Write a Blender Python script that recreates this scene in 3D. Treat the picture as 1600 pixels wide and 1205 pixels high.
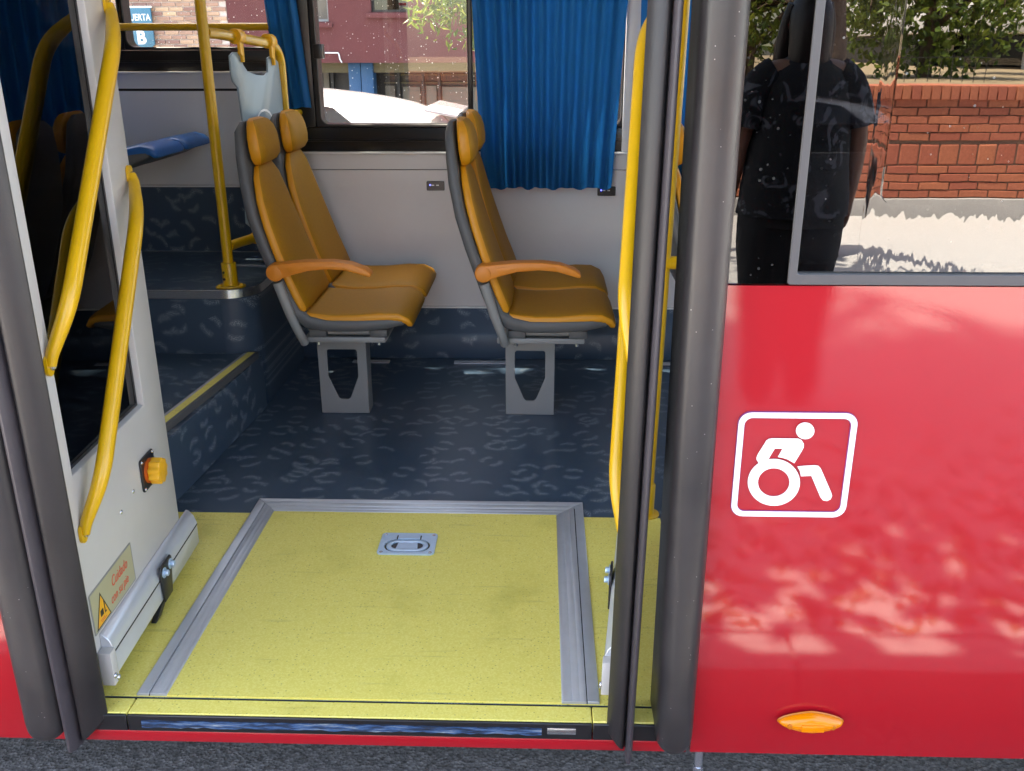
import bpy, bmesh, math, random
import numpy as np
from mathutils import Vector, Matrix
random.seed(7)
rng = np.random.default_rng(11)
sc = bpy.context.scene
for o in list(bpy.data.objects):
    bpy.data.objects.remove(o)
COL = sc.collection

# ---------------------------------------------------------------- camera, sky, sun, exposure
cam = bpy.data.cameras.new('camera')
cam.sensor_width = 36.0
cam.lens = 32.535
cam.clip_start = 0.02
cam.clip_end = 400
co = bpy.data.objects.new('camera', cam)
COL.objects.link(co)
co.matrix_world = Matrix([[0.99949, -0.00889, 0.03062, 0.35217], [0.03182, 0.34253, -0.93897, -1.57286], [-0.00214, 0.93946, 0.34264, 1.27368], [0.0, 0.0, 0.0, 1.0]])
sc.camera = co

SUN = Vector((-0.24, 0.150, 0.86)).normalized()
w = bpy.data.worlds.new('World')
sc.world = w
w.use_nodes = True
nt = w.node_tree
bg = nt.nodes['Background']
sky = nt.nodes.new('ShaderNodeTexSky')
sky.sky_type = 'NISHITA'
sky.sun_disc = False
sky.dust_density = 2.5
sky.ozone_density = 0.6
sky.sun_elevation = math.asin(SUN.z)
sky.sun_rotation = math.atan2(SUN.x, SUN.y)
nt.links.new(sky.outputs[0], bg.inputs[0])
bg.inputs[1].default_value = 0.13
sl = bpy.data.lights.new('sun', 'SUN')
sl.energy = 4.2
sl.angle = math.radians(0.53)
sl.color = (1.0, 0.95, 0.87)
so = bpy.data.objects.new('sun', sl)
COL.objects.link(so)
so.rotation_euler = SUN.to_track_quat('Z', 'Y').to_euler()
so.location = SUN * 60
sc.view_settings.view_transform = 'Standard'
sc.view_settings.look = 'None'
sc.view_settings.gamma = 1
sc.view_settings.use_curve_mapping = False
sc.view_settings.exposure = 3.25
sc.view_settings.use_white_balance = True
sc.view_settings.white_balance_temperature = 7400
sc.view_settings.white_balance_tint = 10
sc.cycles.max_bounces = 10
sc.cycles.diffuse_bounces = 5
sc.cycles.transparent_max_bounces = 16
sc.cycles.sample_clamp_indirect = 6

# ---------------------------------------------------------------- helpers
LOC = {}

def tag(o, label=None, cat=None, group=None, kind=None):
    if label: o['label'] = label
    if cat: o['category'] = cat
    if group: o['group'] = group
    if kind: o['kind'] = kind
    return o

def thing(name, label, cat, loc=(0, 0, 0), group=None):
    o = bpy.data.objects.new(name, None)
    o.empty_display_size = 0.1
    COL.objects.link(o)
    o.location = loc
    LOC[o] = Vector(loc)
    return tag(o, label, cat, group)

class MB:
    def __init__(s, xf=None):
        s.bm = bmesh.new()
        s.xf = xf
    def face(s, vs, mi=0):
        try:
            f = s.bm.faces.new(vs)
            f.material_index = mi
            return f
        except ValueError:
            return None
    def box(s, x0, x1, y0, y1, z0, z1, mi=0):
        p = [(x0,y0,z0),(x1,y0,z0),(x1,y1,z0),(x0,y1,z0),(x0,y0,z1),(x1,y0,z1),(x1,y1,z1),(x0,y1,z1)]
        v = [s.bm.verts.new(q) for q in p]
        for f in ((0,3,2,1),(4,5,6,7),(0,1,5,4),(1,2,6,5),(2,3,7,6),(3,0,4,7)):
            s.face([v[i] for i in f], mi)
        return s
    def hexa(s, pts, mi=0):
        v = [s.bm.verts.new(q) for q in pts]
        for f in ((0,3,2,1),(4,5,6,7),(0,1,5,4),(1,2,6,5),(2,3,7,6),(3,0,4,7)):
            s.face([v[i] for i in f], mi)
        return s
    def prism(s, pts, axis, a0, a1, holes=(), mi=0):
        def P(q, a):
            return {'x': (a, q[0], q[1]), 'y': (q[0], a, q[1]), 'z': (q[0], q[1], a)}[axis]
        if not holes:
            b = [s.bm.verts.new(P(q, a0)) for q in pts]
            t = [s.bm.verts.new(P(q, a1)) for q in pts]
            s.face(b, mi); s.face(t[::-1], mi)
            n = len(pts)
            for i in range(n):
                s.face([b[i], t[i], t[(i+1) % n], b[(i+1) % n]], mi)
            return s
        tb = bmesh.new()
        for loop in [pts] + list(holes):
            vs = [tb.verts.new((q[0], q[1], 0)) for q in loop]
            for i in range(len(vs)):
                tb.edges.new((vs[i], vs[(i+1) % len(vs)]))
        bmesh.ops.triangle_fill(tb, use_beauty=True, edges=tb.edges[:])
        tb.verts.index_update()
        b = [s.bm.verts.new(P(v.co, a0)) for v in tb.verts]
        t = [s.bm.verts.new(P(v.co, a1)) for v in tb.verts]
        for f in tb.faces:
            ii = [v.index for v in f.verts]
            s.face([b[i] for i in ii], mi); s.face([t[i] for i in reversed(ii)], mi)
        for e in tb.edges:
            if len(e.link_faces) == 1:
                i, j = e.verts[0].index, e.verts[1].index
                s.face([b[i], b[j], t[j], t[i]], mi)
        tb.free()
        return s
    def tube(s, path, r, n=10, caps=True, sub=0, flat=None, mi=0):
        P = [Vector(p) for p in path]
        R = list(r) if hasattr(r, '__len__') else [r] * len(P)
        if sub:
            Q, RR = [], []
            for i in range(len(P) - 1):
                p0 = P[max(i-1, 0)]; p1 = P[i]; p2 = P[i+1]; p3 = P[min(i+2, len(P)-1)]
                for k in range(sub):
                    t = k / sub
                    Q.append(0.5*((2*p1) + (p2-p0)*t + (2*p0-5*p1+4*p2-p3)*t*t + (3*p1-p0-3*p2+p3)*t**3))
                    RR.append(R[i]*(1-t) + R[i+1]*t)
            Q.append(P[-1]); RR.append(R[-1])
            P, R = Q, RR
        rings = []
        T0 = (P[1]-P[0]).normalized()
        up = Vector((0,0,1)) if abs(T0.z) < 0.9 else Vector((1,0,0))
        N = T0.cross(up).normalized()
        for i, p in enumerate(P):
            T = (P[min(i+1, len(P)-1)] - P[max(i-1, 0)]).normalized()
            N = (N - T*N.dot(T)).normalized()
            B = T.cross(N)
            rings.append([s.bm.verts.new(p + (N*math.cos(2*math.pi*k/n) + B*math.sin(2*math.pi*k/n))*R[i]) for k in range(n)])
        for a, b in zip(rings, rings[1:]):
            for k in range(n):
                s.face([a[k], a[(k+1) % n], b[(k+1) % n], b[k]], mi)
        if caps:
            s.face(rings[0][::-1], mi); s.face(rings[-1], mi)
        return s
    def cyl(s, p0, p1, r, n=16, mi=0, r1=None):
        return s.tube([p0, p1], [r, r if r1 is None else r1], n=n, mi=mi)
    def dome(s, c, axis, r, h, n=12, m=4, mi=0):
        A = Vector(axis).normalized()
        up = Vector((0,0,1)) if abs(A.z) < 0.9 else Vector((1,0,0))
        N = A.cross(up).normalized(); B = A.cross(N); c = Vector(c)
        rings = []
        for j in range(m):
            a = math.pi/2*j/m
            rings.append([s.bm.verts.new(c + A*h*math.sin(a) + (N*math.cos(2*math.pi*k/n)+B*math.sin(2*math.pi*k/n))*r*math.cos(a)) for k in range(n)])
        top = s.bm.verts.new(c + A*h)
        s.face(rings[0][::-1], mi)
        for a, b in zip(rings, rings[1:]):
            for k in range(n): s.face([a[k], a[(k+1) % n], b[(k+1) % n], b[k]], mi)
        for k in range(n): s.face([rings[-1][k], rings[-1][(k+1) % n], top], mi)
        return s
    def loft(s, path, w, tf, tb, yc=0.0, n=24, e=0.45, side_mi=None):
        """rounded slab following a path of (x, z): half width w along y, tf in front of the path and tb behind"""
        rings = []
        m = len(path)
        for i in range(m):
            a = Vector((path[max(i-1,0)][0], path[max(i-1,0)][1])); b = Vector((path[min(i+1,m-1)][0], path[min(i+1,m-1)][1]))
            t = (b-a).normalized()
            nx, nz = -t.y, t.x
            ring = []
            for k in range(n):
                th = 2*math.pi*k/n
                cy, sd = math.cos(th), math.sin(th)
                y = w[i]*math.copysign(abs(cy)**e, cy)
                d = math.copysign(abs(sd)**e, sd)
                d = d*(tf[i] if d > 0 else tb[i])
                ring.append(s.bm.verts.new((path[i][0] + nx*d, yc + y, path[i][1] + nz*d)))
            rings.append(ring)
        for a, b in zip(rings, rings[1:]):
            for k in range(n):
                kk = (k+0.5)/n
                mi = 0
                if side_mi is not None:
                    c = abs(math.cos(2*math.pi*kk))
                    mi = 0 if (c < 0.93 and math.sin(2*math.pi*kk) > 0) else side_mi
                s.face([a[k], a[(k+1) % n], b[(k+1) % n], b[k]], mi)
        s.face(rings[0][::-1], side_mi or 0); s.face(rings[-1], side_mi or 0)
        return s
    def build(s, name, mat, parent=None, bevel=0.0, seg=2, smooth=True, angle=38, kind=None, label=None, sub=0):
        bm = s.bm
        bmesh.ops.recalc_face_normals(bm, faces=bm.faces[:])
        if bevel:
            ed = [e for e in bm.edges if len(e.link_faces) == 2 and e.calc_face_angle(0) > math.radians(32)]
            bmesh.ops.bevel(bm, geom=ed, offset=bevel, segments=seg, profile=0.5, affect='EDGES', clamp_overlap=True)
        if s.xf:
            for v in bm.verts: v.co = s.xf(v.co)
            bmesh.ops.recalc_face_normals(bm, faces=bm.faces[:])
        off = LOC.get(parent, Vector((0,0,0))) if parent else Vector((0,0,0))
        if off.length:
            for v in bm.verts: v.co -= off
        me = bpy.data.meshes.new(name)
        bm.to_mesh(me); bm.free()
        for m in (mat if isinstance(mat, (list, tuple)) else [mat]): me.materials.append(m)
        if smooth:
            me.polygons.foreach_set('use_smooth', [True]*len(me.polygons))
            me.set_sharp_from_angle(angle=math.radians(angle))
        o = bpy.data.objects.new(name, me)
        COL.objects.link(o)
        if parent: o.parent = parent
        LOC[o] = off
        if sub:
            md = o.modifiers.new('subdivision', 'SUBSURF'); md.levels = sub; md.render_levels = sub
        if kind: o['kind'] = kind
        if label: o['label'] = label
        return o

def copy_tree(o, parent=None):
    c = o.copy()
    COL.objects.link(c)
    if parent: c.parent = parent
    LOC[c] = LOC.get(o, Vector((0,0,0)))
    for ch in list(o.children): copy_tree(ch, c)
    return c

def fillet(P, R, B):
    """polyline with rounded corners: points, radii of the tube, length of the bend at each point"""
    P = [Vector(p) for p in P]; out, rad = [P[0]], [R[0]]
    for i in range(1, len(P)-1):
        a = P[i-1]-P[i]; c = P[i+1]-P[i]
        d = min(B[i], a.length*0.48, c.length*0.48)
        p0 = P[i]+a.normalized()*d; p2 = P[i]+c.normalized()*d
        ra = R[i]+(R[i-1]-R[i])*d/a.length; rc = R[i]+(R[i+1]-R[i])*d/c.length
        for k in range(9):
            t = k/8
            out.append(p0*(1-t)**2 + P[i]*2*t*(1-t) + p2*t*t); rad.append(ra*(1-t)**2 + R[i]*2*t*(1-t) + rc*t*t)
    return out + [P[-1]], rad + [R[-1]]

def rrect(x0, x1, y0, y1, r, n=6):
    pts = []
    for cx, cy, a0 in ((x1-r, y1-r, 0), (x0+r, y1-r, 90), (x0+r, y0+r, 180), (x1-r, y0+r, 270)):
        for k in range(n+1):
            a = math.radians(a0 + 90*k/n)
            pts.append((cx + r*math.cos(a), cy + r*math.sin(a)))
    return pts

def circle(cx, cy, r, n=32, ry=None):
    return [(cx + r*math.cos(2*math.pi*k/n), cy + (ry or r)*math.sin(2*math.pi*k/n)) for k in range(n)]

def text_mesh(name, txt, size, mat, parent, M, extrude=0.0006, shear=0.0, align='LEFT', sx=1.0, bold=0.0):
    cu = bpy.data.curves.new(name, 'FONT')
    cu.body = txt; cu.size = size; cu.extrude = extrude; cu.shear = shear; cu.align_x = align; cu.offset = bold
    cu.resolution_u = 4
    t = bpy.data.objects.new(name + '_curve', cu)
    COL.objects.link(t)
    dg = bpy.context.evaluated_depsgraph_get()
    me = bpy.data.meshes.new_from_object(t.evaluated_get(dg))
    bpy.data.objects.remove(t)
    off = LOC.get(parent, Vector((0,0,0)))
    me.transform(Matrix.Diagonal((sx,1,1,1)))
    me.transform(M)
    me.transform(Matrix.Translation(-off))
    me.materials.clear(); me.materials.append(mat)
    o = bpy.data.objects.new(name, me)
    COL.objects.link(o); o.parent = parent; LOC[o] = off
    return o

# ---------------------------------------------------------------- materials
def newmat(name):
    m = bpy.data.materials.new(name)
    m.use_nodes = True
    return m, m.node_tree, m.node_tree.nodes['Principled BSDF']

def pbr(name, col, rough=0.5, metal=0.0, spec=0.5, var=0.0, vscale=8.0, bump=0.0, bscale=60.0, coat=0.0, coatr=0.05, island=0.0, bdist=0.002, rvar=0.0, sheen=0.0):
    m, t, p = newmat(name)
    N, L = t.nodes, t.links
    p.inputs['Base Color'].default_value = (*col, 1)
    p.inputs['Roughness'].default_value = rough
    p.inputs['Metallic'].default_value = metal
    p.inputs['Specular IOR Level'].default_value = spec
    p.inputs['Coat Weight'].default_value = coat
    p.inputs['Coat Roughness'].default_value = coatr
    if sheen: p.inputs['Sheen Weight'].default_value = sheen
    tc = N.new('ShaderNodeTexCoord')
    if var or island:
        hsv = N.new('ShaderNodeHueSaturation')
        hsv.inputs['Color'].default_value = (*col, 1)
        val = None
        if var:
            nz = N.new('ShaderNodeTexNoise'); nz.inputs['Scale'].default_value = vscale; nz.inputs['Detail'].default_value = 6; nz.inputs['Roughness'].default_value = 0.65
            L.new(tc.outputs['Object'], nz.inputs['Vector'])
            mr = N.new('ShaderNodeMapRange'); mr.inputs[1].default_value = 0.3; mr.inputs[2].default_value = 0.7; mr.inputs[3].default_value = 1-var; mr.inputs[4].default_value = 1+var
            L.new(nz.outputs[0], mr.inputs[0]); val = mr.outputs[0]
            if rvar:
                mr2 = N.new('ShaderNodeMapRange'); mr2.inputs[1].default_value = 0.3; mr2.inputs[2].default_value = 0.7; mr2.inputs[3].default_value = rough-rvar; mr2.inputs[4].default_value = rough+rvar
                L.new(nz.outputs[0], mr2.inputs[0]); L.new(mr2.outputs[0], p.inputs['Roughness'])
        if island:
            ge = N.new('ShaderNodeNewGeometry')
            oi = N.new('ShaderNodeObjectInfo')
            ad = N.new('ShaderNodeMath'); ad.operation = 'ADD'
            L.new(ge.outputs['Random Per Island'], ad.inputs[0]); L.new(oi.outputs['Random'], ad.inputs[1])
            fr = N.new('ShaderNodeMath'); fr.operation = 'FRACT'; L.new(ad.outputs[0], fr.inputs[0])
            mr3 = N.new('ShaderNodeMapRange'); mr3.inputs[3].default_value = 1-island; mr3.inputs[4].default_value = 1+island
            L.new(fr.outputs[0], mr3.inputs[0])
            if val:
                mu = N.new('ShaderNodeMath'); mu.operation = 'MULTIPLY'
                L.new(val, mu.inputs[0]); L.new(mr3.outputs[0], mu.inputs[1]); val = mu.outputs[0]
            else: val = mr3.outputs[0]
            mh = N.new('ShaderNodeMapRange'); mh.inputs[3].default_value = 0.5-0.03*island*2; mh.inputs[4].default_value = 0.5+0.03*island*2
            L.new(fr.outputs[0], mh.inputs[0]); L.new(mh.outputs[0], hsv.inputs['Hue'])
        L.new(val, hsv.inputs['Value'])
        L.new(hsv.outputs[0], p.inputs['Base Color'])
    if bump:
        nb = N.new('ShaderNodeTexNoise'); nb.inputs['Scale'].default_value = bscale; nb.inputs['Detail'].default_value = 4
        L.new(tc.outputs['Object'], nb.inputs['Vector'])
        bp = N.new('ShaderNodeBump'); bp.inputs['Strength'].default_value = bump; bp.inputs['Distance'].default_value = bdist
        L.new(nb.outputs[0], bp.inputs['Height']); L.new(bp.outputs[0], p.inputs['Normal'])
        if coat: L.new(bp.outputs[0], p.inputs['Coat Normal'])
    return m

def math_node(t, op, a=None, b=None, c=None):
    n = t.nodes.new('ShaderNodeMath'); n.operation = op
    for i, q in enumerate((a, b, c)):
        if q is None: continue
        if isinstance(q, (int, float)): n.inputs[i].default_value = q
        else: t.links.new(q, n.inputs[i])
    return n.outputs[0]

def smooth(t, v, a, b, o0=0.0, o1=1.0):
    n = t.nodes.new('ShaderNodeMapRange'); n.interpolation_type = 'SMOOTHSTEP'
    for i, q in enumerate((v, a, b, o0, o1)):
        if isinstance(q, (int, float)): n.inputs[i].default_value = q
        else: t.links.new(q, n.inputs[i])
    return n.outputs[0]

def vinyl(name, axes, rough=0.29):
    """dark blue bus flooring printed with speckled grey crescents"""
    m, t, p = newmat(name)
    N, L = t.nodes, t.links
    tc = N.new('ShaderNodeTexCoord')
    sp = N.new('ShaderNodeSeparateXYZ'); L.new(tc.outputs['Object'], sp.inputs[0])
    cb = N.new('ShaderNodeCombineXYZ')
    L.new(sp.outputs['XYZ'.index(axes[0])], cb.inputs[0]); L.new(sp.outputs['XYZ'.index(axes[1])], cb.inputs[1])
    total = None
    nzs = N.new('ShaderNodeTexNoise'); nzs.inputs['Scale'].default_value = 330; nzs.inputs['Detail'].default_value = 1
    L.new(cb.outputs[0], nzs.inputs['Vector'])
    nzl = N.new('ShaderNodeTexNoise'); nzl.inputs['Scale'].default_value = 30; L.new(cb.outputs[0], nzl.inputs['Vector'])
    for k, (scale, rad, off) in enumerate(((8.0, 0.036, 0.0), (9.0, 0.030, 3.7))):
        mp = N.new('ShaderNodeVectorMath'); mp.operation = 'ADD'; mp.inputs[1].default_value = (off, off*1.7, 0)
        L.new(cb.outputs[0], mp.inputs[0])
        vo = N.new('ShaderNodeTexVoronoi'); vo.voronoi_dimensions = '2D'; vo.inputs['Scale'].default_value = scale; vo.inputs['Randomness'].default_value = 0.75
        L.new(mp.outputs[0], vo.inputs['Vector'])
        d = N.new('ShaderNodeVectorMath'); d.operation = 'SUBTRACT'
        L.new(mp.outputs[0], d.inputs[0]); L.new(vo.outputs['Position'], d.inputs[1])
        ds = N.new('ShaderNodeSeparateXYZ'); L.new(d.outputs[0], ds.inputs[0])
        cs = N.new('ShaderNodeSeparateColor'); L.new(vo.outputs['Color'], cs.inputs[0])
        # squash into wide crescents; two offset ones open towards each other
        x, y = ds.outputs[0], ds.outputs[1]
        ln = math_node(t, 'SQRT', math_node(t, 'ADD', math_node(t, 'POWER', x, 2.0), math_node(t, 'POWER', y, 2.0)))
        ln = math_node(t, 'ADD', ln, math_node(t, 'MULTIPLY', math_node(t, 'SUBTRACT', nzl.outputs[0], 0.5), 0.02))
        ang = math_node(t, 'ARCTAN2', y, x)
        rot = math_node(t, 'MULTIPLY', math_node(t, 'SUBTRACT', cs.outputs[0], 0.5), 1.9)
        sn = math_node(t, 'SINE', math_node(t, 'ADD', ang, rot))
        pick = math_node(t, 'GREATER_THAN', cs.outputs[1], 0.35)
        both = math_node(t, 'ABSOLUTE', sn)
        one = sn
        mix = math_node(t, 'ADD', math_node(t, 'MULTIPLY', both, pick), math_node(t, 'MULTIPLY', one, math_node(t, 'SUBTRACT', 1.0, pick)))
        am = smooth(t, mix, 0.25, 0.85)
        wd = math_node(t, 'MULTIPLY', am, 0.0165)
        ring = smooth(t, math_node(t, 'ABSOLUTE', math_node(t, 'SUBTRACT', ln, rad)), wd, 0.0)
        keep = math_node(t, 'GREATER_THAN', cs.outputs[2], 0.12 if k == 0 else 0.42)
        val = math_node(t, 'MULTIPLY', math_node(t, 'MULTIPLY', ring, am), keep)
        total = val if total is None else math_node(t, 'MAXIMUM', total, val)
    spk = smooth(t, nzs.outputs[0], 0.47, 0.57)
    fac = math_node(t, 'MULTIPLY', math_node(t, 'MULTIPLY', total, spk), 0.74)
    mixc = N.new('ShaderNodeMix'); mixc.data_type = 'RGBA'
    nz2 = N.new('ShaderNodeTexNoise'); nz2.inputs['Scale'].default_value = 700; L.new(cb.outputs[0], nz2.inputs['Vector'])
    base = N.new('ShaderNodeMix'); base.data_type = 'RGBA'
    base.inputs[6].default_value = (0.030, 0.055, 0.090, 1); base.inputs[7].default_value = (0.062, 0.100, 0.148, 1)
    L.new(nz2.outputs[0], base.inputs[0])
    L.new(base.outputs[2], mixc.inputs[6]); mixc.inputs[7].default_value = (0.34, 0.40, 0.44, 1)
    L.new(fac, mixc.inputs[0]); L.new(mixc.outputs[2], p.inputs['Base Color'])
    p.inputs['Roughness'].default_value = rough
    bp = N.new('ShaderNodeBump'); bp.inputs['Strength'].default_value = 0.15; bp.inputs['Distance'].default_value = 0.001
    L.new(nzs.outputs[0], bp.inputs['Height']); L.new(bp.outputs[0], p.inputs['Normal'])
    return m

def yellow_vinyl():
    m, t, p = newmat('yellow_safety_vinyl')
    N, L = t.nodes, t.links
    tc = N.new('ShaderNodeTexCoord')
    n1 = N.new('ShaderNodeTexNoise'); n1.inputs['Scale'].default_value = 260; n1.inputs['Detail'].default_value = 2
    n2 = N.new('ShaderNodeTexNoise'); n2.inputs['Scale'].default_value = 5; n2.inputs['Detail'].default_value = 5
    n3 = N.new('ShaderNodeTexVoronoi'); n3.inputs['Scale'].default_value = 130; n3.inputs['Randomness'].default_value = 1
    for q in (n1, n2, n3): L.new(tc.outputs['Object'], q.inputs['Vector'])
    sep = N.new('ShaderNodeSeparateColor'); L.new(n3.outputs['Color'], sep.inputs[0])
    fl = math_node(t, 'MULTIPLY', math_node(t, 'LESS_THAN', n3.outputs['Distance'], 0.22), math_node(t, 'GREATER_THAN', sep.outputs[0], 0.72))
    sp = smooth(t, n1.outputs[0], 0.42, 0.64)
    c1 = N.new('ShaderNodeMix'); c1.data_type = 'RGBA'
    c1.inputs[6].default_value = (0.80, 0.675, 0.135, 1); c1.inputs[7].default_value = (0.86, 0.75, 0.20, 1)
    L.new(sp, c1.inputs[0])
    c2 = N.new('ShaderNodeMix'); c2.data_type = 'RGBA'; c2.inputs[7].default_value = (0.22, 0.17, 0.02, 1)
    L.new(math_node(t, 'MULTIPLY', fl, 0.45), c2.inputs[0]); L.new(c1.outputs[2], c2.inputs[6])
    c3 = N.new('ShaderNodeMix'); c3.data_type = 'RGBA'; c3.inputs[7].default_value = (0.50, 0.43, 0.06, 1)
    L.new(math_node(t, 'MULTIPLY', smooth(t, n2.outputs[0], 0.52, 0.78), 0.45), c3.inputs[0]); L.new(c2.outputs[2], c3.inputs[6])
    L.new(c3.outputs[2], p.inputs['Base Color'])
    v9 = N.new('ShaderNodeTexVoronoi'); v9.inputs['Scale'].default_value = 7.0; L.new(tc.outputs['Object'], v9.inputs['Vector'])
    s9 = N.new('ShaderNodeSeparateColor'); L.new(v9.outputs['Color'], s9.inputs[0])
    spot = math_node(t, 'MULTIPLY', math_node(t, 'LESS_THAN', v9.outputs['Distance'], math_node(t, 'MULTIPLY', s9.outputs[0], 0.030)), 0.8)
    mp = N.new('ShaderNodeMapping'); mp.inputs['Scale'].default_value = (3, 40, 3); mp.inputs['Rotation'].default_value = (0, 0, 0.5); L.new(tc.outputs['Object'], mp.inputs[0])
    n8 = N.new('ShaderNodeTexNoise'); n8.inputs['Scale'].default_value = 1.6; n8.inputs['Detail'].default_value = 7; L.new(mp.outputs[0], n8.inputs['Vector'])
    scuff = smooth(t, n8.outputs[0], 0.60, 0.76, 0.0, 0.20)
    c4 = N.new('ShaderNodeMix'); c4.data_type = 'RGBA'; c4.inputs[7].default_value = (0.10, 0.08, 0.04, 1)
    L.new(math_node(t, 'MAXIMUM', spot, scuff), c4.inputs[0]); L.new(c3.outputs[2], c4.inputs[6]); L.new(c4.outputs[2], p.inputs['Base Color'])
    p.inputs['Roughness'].default_value = 0.48
    bp = N.new('ShaderNodeBump'); bp.inputs['Strength'].default_value = 0.18; bp.inputs['Distance'].default_value = 0.001
    L.new(n1.outputs[0], bp.inputs['Height']); L.new(bp.outputs[0], p.inputs['Normal'])
    return m

def glass(name, tint, refl, dirt=0.0, ripple=0.0, rscale=4.0, rough=0.0, dscale=95.0, aniso=(1,1,1)):
    m, t, p = newmat(name)
    N, L = t.nodes, t.links
    N.remove(p)
    out = [n for n in N if n.type == 'OUTPUT_MATERIAL'][0]
    tr = N.new('ShaderNodeBsdfTransparent'); tr.inputs[0].default_value = (*tint, 1)
    gl = N.new('ShaderNodeBsdfGlossy'); gl.inputs['Roughness'].default_value = rough; gl.inputs['Color'].default_value = (1,1,1,1)
    lw = N.new('ShaderNodeFresnel'); ge_ = N.new('ShaderNodeNewGeometry')
    L.new(math_node(t, 'SUBTRACT', 1.5, math_node(t, 'MULTIPLY', ge_.outputs['Backfacing'], 1.5-1/1.5)), lw.inputs['IOR'])
    fac = math_node(t, 'MINIMUM', math_node(t, 'MULTIPLY', lw.outputs[0], refl/0.04), 1.0)
    mx = N.new('ShaderNodeMixShader')
    L.new(fac, mx.inputs[0]); L.new(tr.outputs[0], mx.inputs[1]); L.new(gl.outputs[0], mx.inputs[2])
    tc = N.new('ShaderNodeTexCoord')
    if ripple:
        mp = N.new('ShaderNodeMapping'); mp.inputs['Scale'].default_value = aniso
        L.new(tc.outputs['Object'], mp.inputs[0])
        nz = N.new('ShaderNodeTexNoise'); nz.inputs['Scale'].default_value = rscale; nz.inputs['Detail'].default_value = 2.5
        L.new(mp.outputs[0], nz.inputs['Vector'])
        bp = N.new('ShaderNodeBump'); bp.inputs['Strength'].default_value = 1.0; bp.inputs['Distance'].default_value = ripple
        L.new(nz.outputs[0], bp.inputs['Height']); L.new(bp.outputs[0], gl.inputs['Normal'])
    last = mx.outputs[0]
    if dirt:
        df = N.new('ShaderNodeBsdfDiffuse'); df.inputs[0].default_value = (0.75, 0.75, 0.72, 1)
        tl = N.new('ShaderNodeBsdfTranslucent'); tl.inputs[0].default_value = (0.75, 0.75, 0.72, 1)
        ds = N.new('ShaderNodeMixShader'); ds.inputs[0].default_value = 0.5
        L.new(df.outputs[0], ds.inputs[1]); L.new(tl.outputs[0], ds.inputs[2])
        vo = N.new('ShaderNodeTexVoronoi'); vo.inputs['Scale'].default_value = dscale
        L.new(tc.outputs['Object'], vo.inputs['Vector'])
        sep = N.new('ShaderNodeSeparateColor'); L.new(vo.outputs['Color'], sep.inputs[0])
        rad = math_node(t, 'MULTIPLY', math_node(t, 'POWER', sep.outputs[0], 3.0), 0.24)
        nl = N.new('ShaderNodeTexNoise'); nl.inputs['Scale'].default_value = 4.0; L.new(tc.outputs['Object'], nl.inputs['Vector'])
        dens = math_node(t, 'GREATER_THAN', math_node(t, 'ADD', sep.outputs[1], math_node(t, 'MULTIPLY', nl.outputs[0], 0.8)), 1.0)
        spot = math_node(t, 'MULTIPLY', math_node(t, 'MULTIPLY', math_node(t, 'LESS_THAN', vo.outputs['Distance'], rad), dens), dirt)
        n2 = N.new('ShaderNodeTexNoise'); n2.inputs['Scale'].default_value = 9; n2.inputs['Detail'].default_value = 6
        L.new(tc.outputs['Object'], n2.inputs['Vector'])
        film = smooth(t, n2.outputs[0], 0.35, 0.8, 0.0, 0.012*dirt)
        m2 = N.new('ShaderNodeMixShader')
        L.new(math_node(t, 'MAXIMUM', spot, film), m2.inputs[0]); L.new(last, m2.inputs[1]); L.new(ds.outputs[0], m2.inputs[2])
        last = m2.outputs[0]
    L.new(last, out.inputs['Surface'])
    return m

def leafmat(name, c0, c1):
    m, t, p = newmat(name)
    N, L = t.nodes, t.links
    ge = N.new('ShaderNodeNewGeometry')
    mx = N.new('ShaderNodeMix'); mx.data_type = 'RGBA'; mx.inputs[6].default_value = (*c0, 1); mx.inputs[7].default_value = (*c1, 1)
    L.new(ge.outputs['Random Per Island'], mx.inputs[0])
    out = [n for n in N if n.type == 'OUTPUT_MATERIAL'][0]
    L.new(mx.outputs[2], p.inputs['Base Color']); p.inputs['Roughness'].default_value = 0.42
    tl = N.new('ShaderNodeBsdfTranslucent')
    hs = N.new('ShaderNodeHueSaturation'); hs.inputs['Value'].default_value = 1.5; hs.inputs['Hue'].default_value = 0.47
    L.new(mx.outputs[2], hs.inputs['Color']); L.new(hs.outputs[0], tl.inputs[0])
    ms = N.new('ShaderNodeMixShader'); ms.inputs[0].default_value = 0.42
    L.new(p.outputs[0], ms.inputs[1]); L.new(tl.outputs[0], ms.inputs[2]); L.new(ms.outputs[0], out.inputs['Surface'])
    return m

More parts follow.
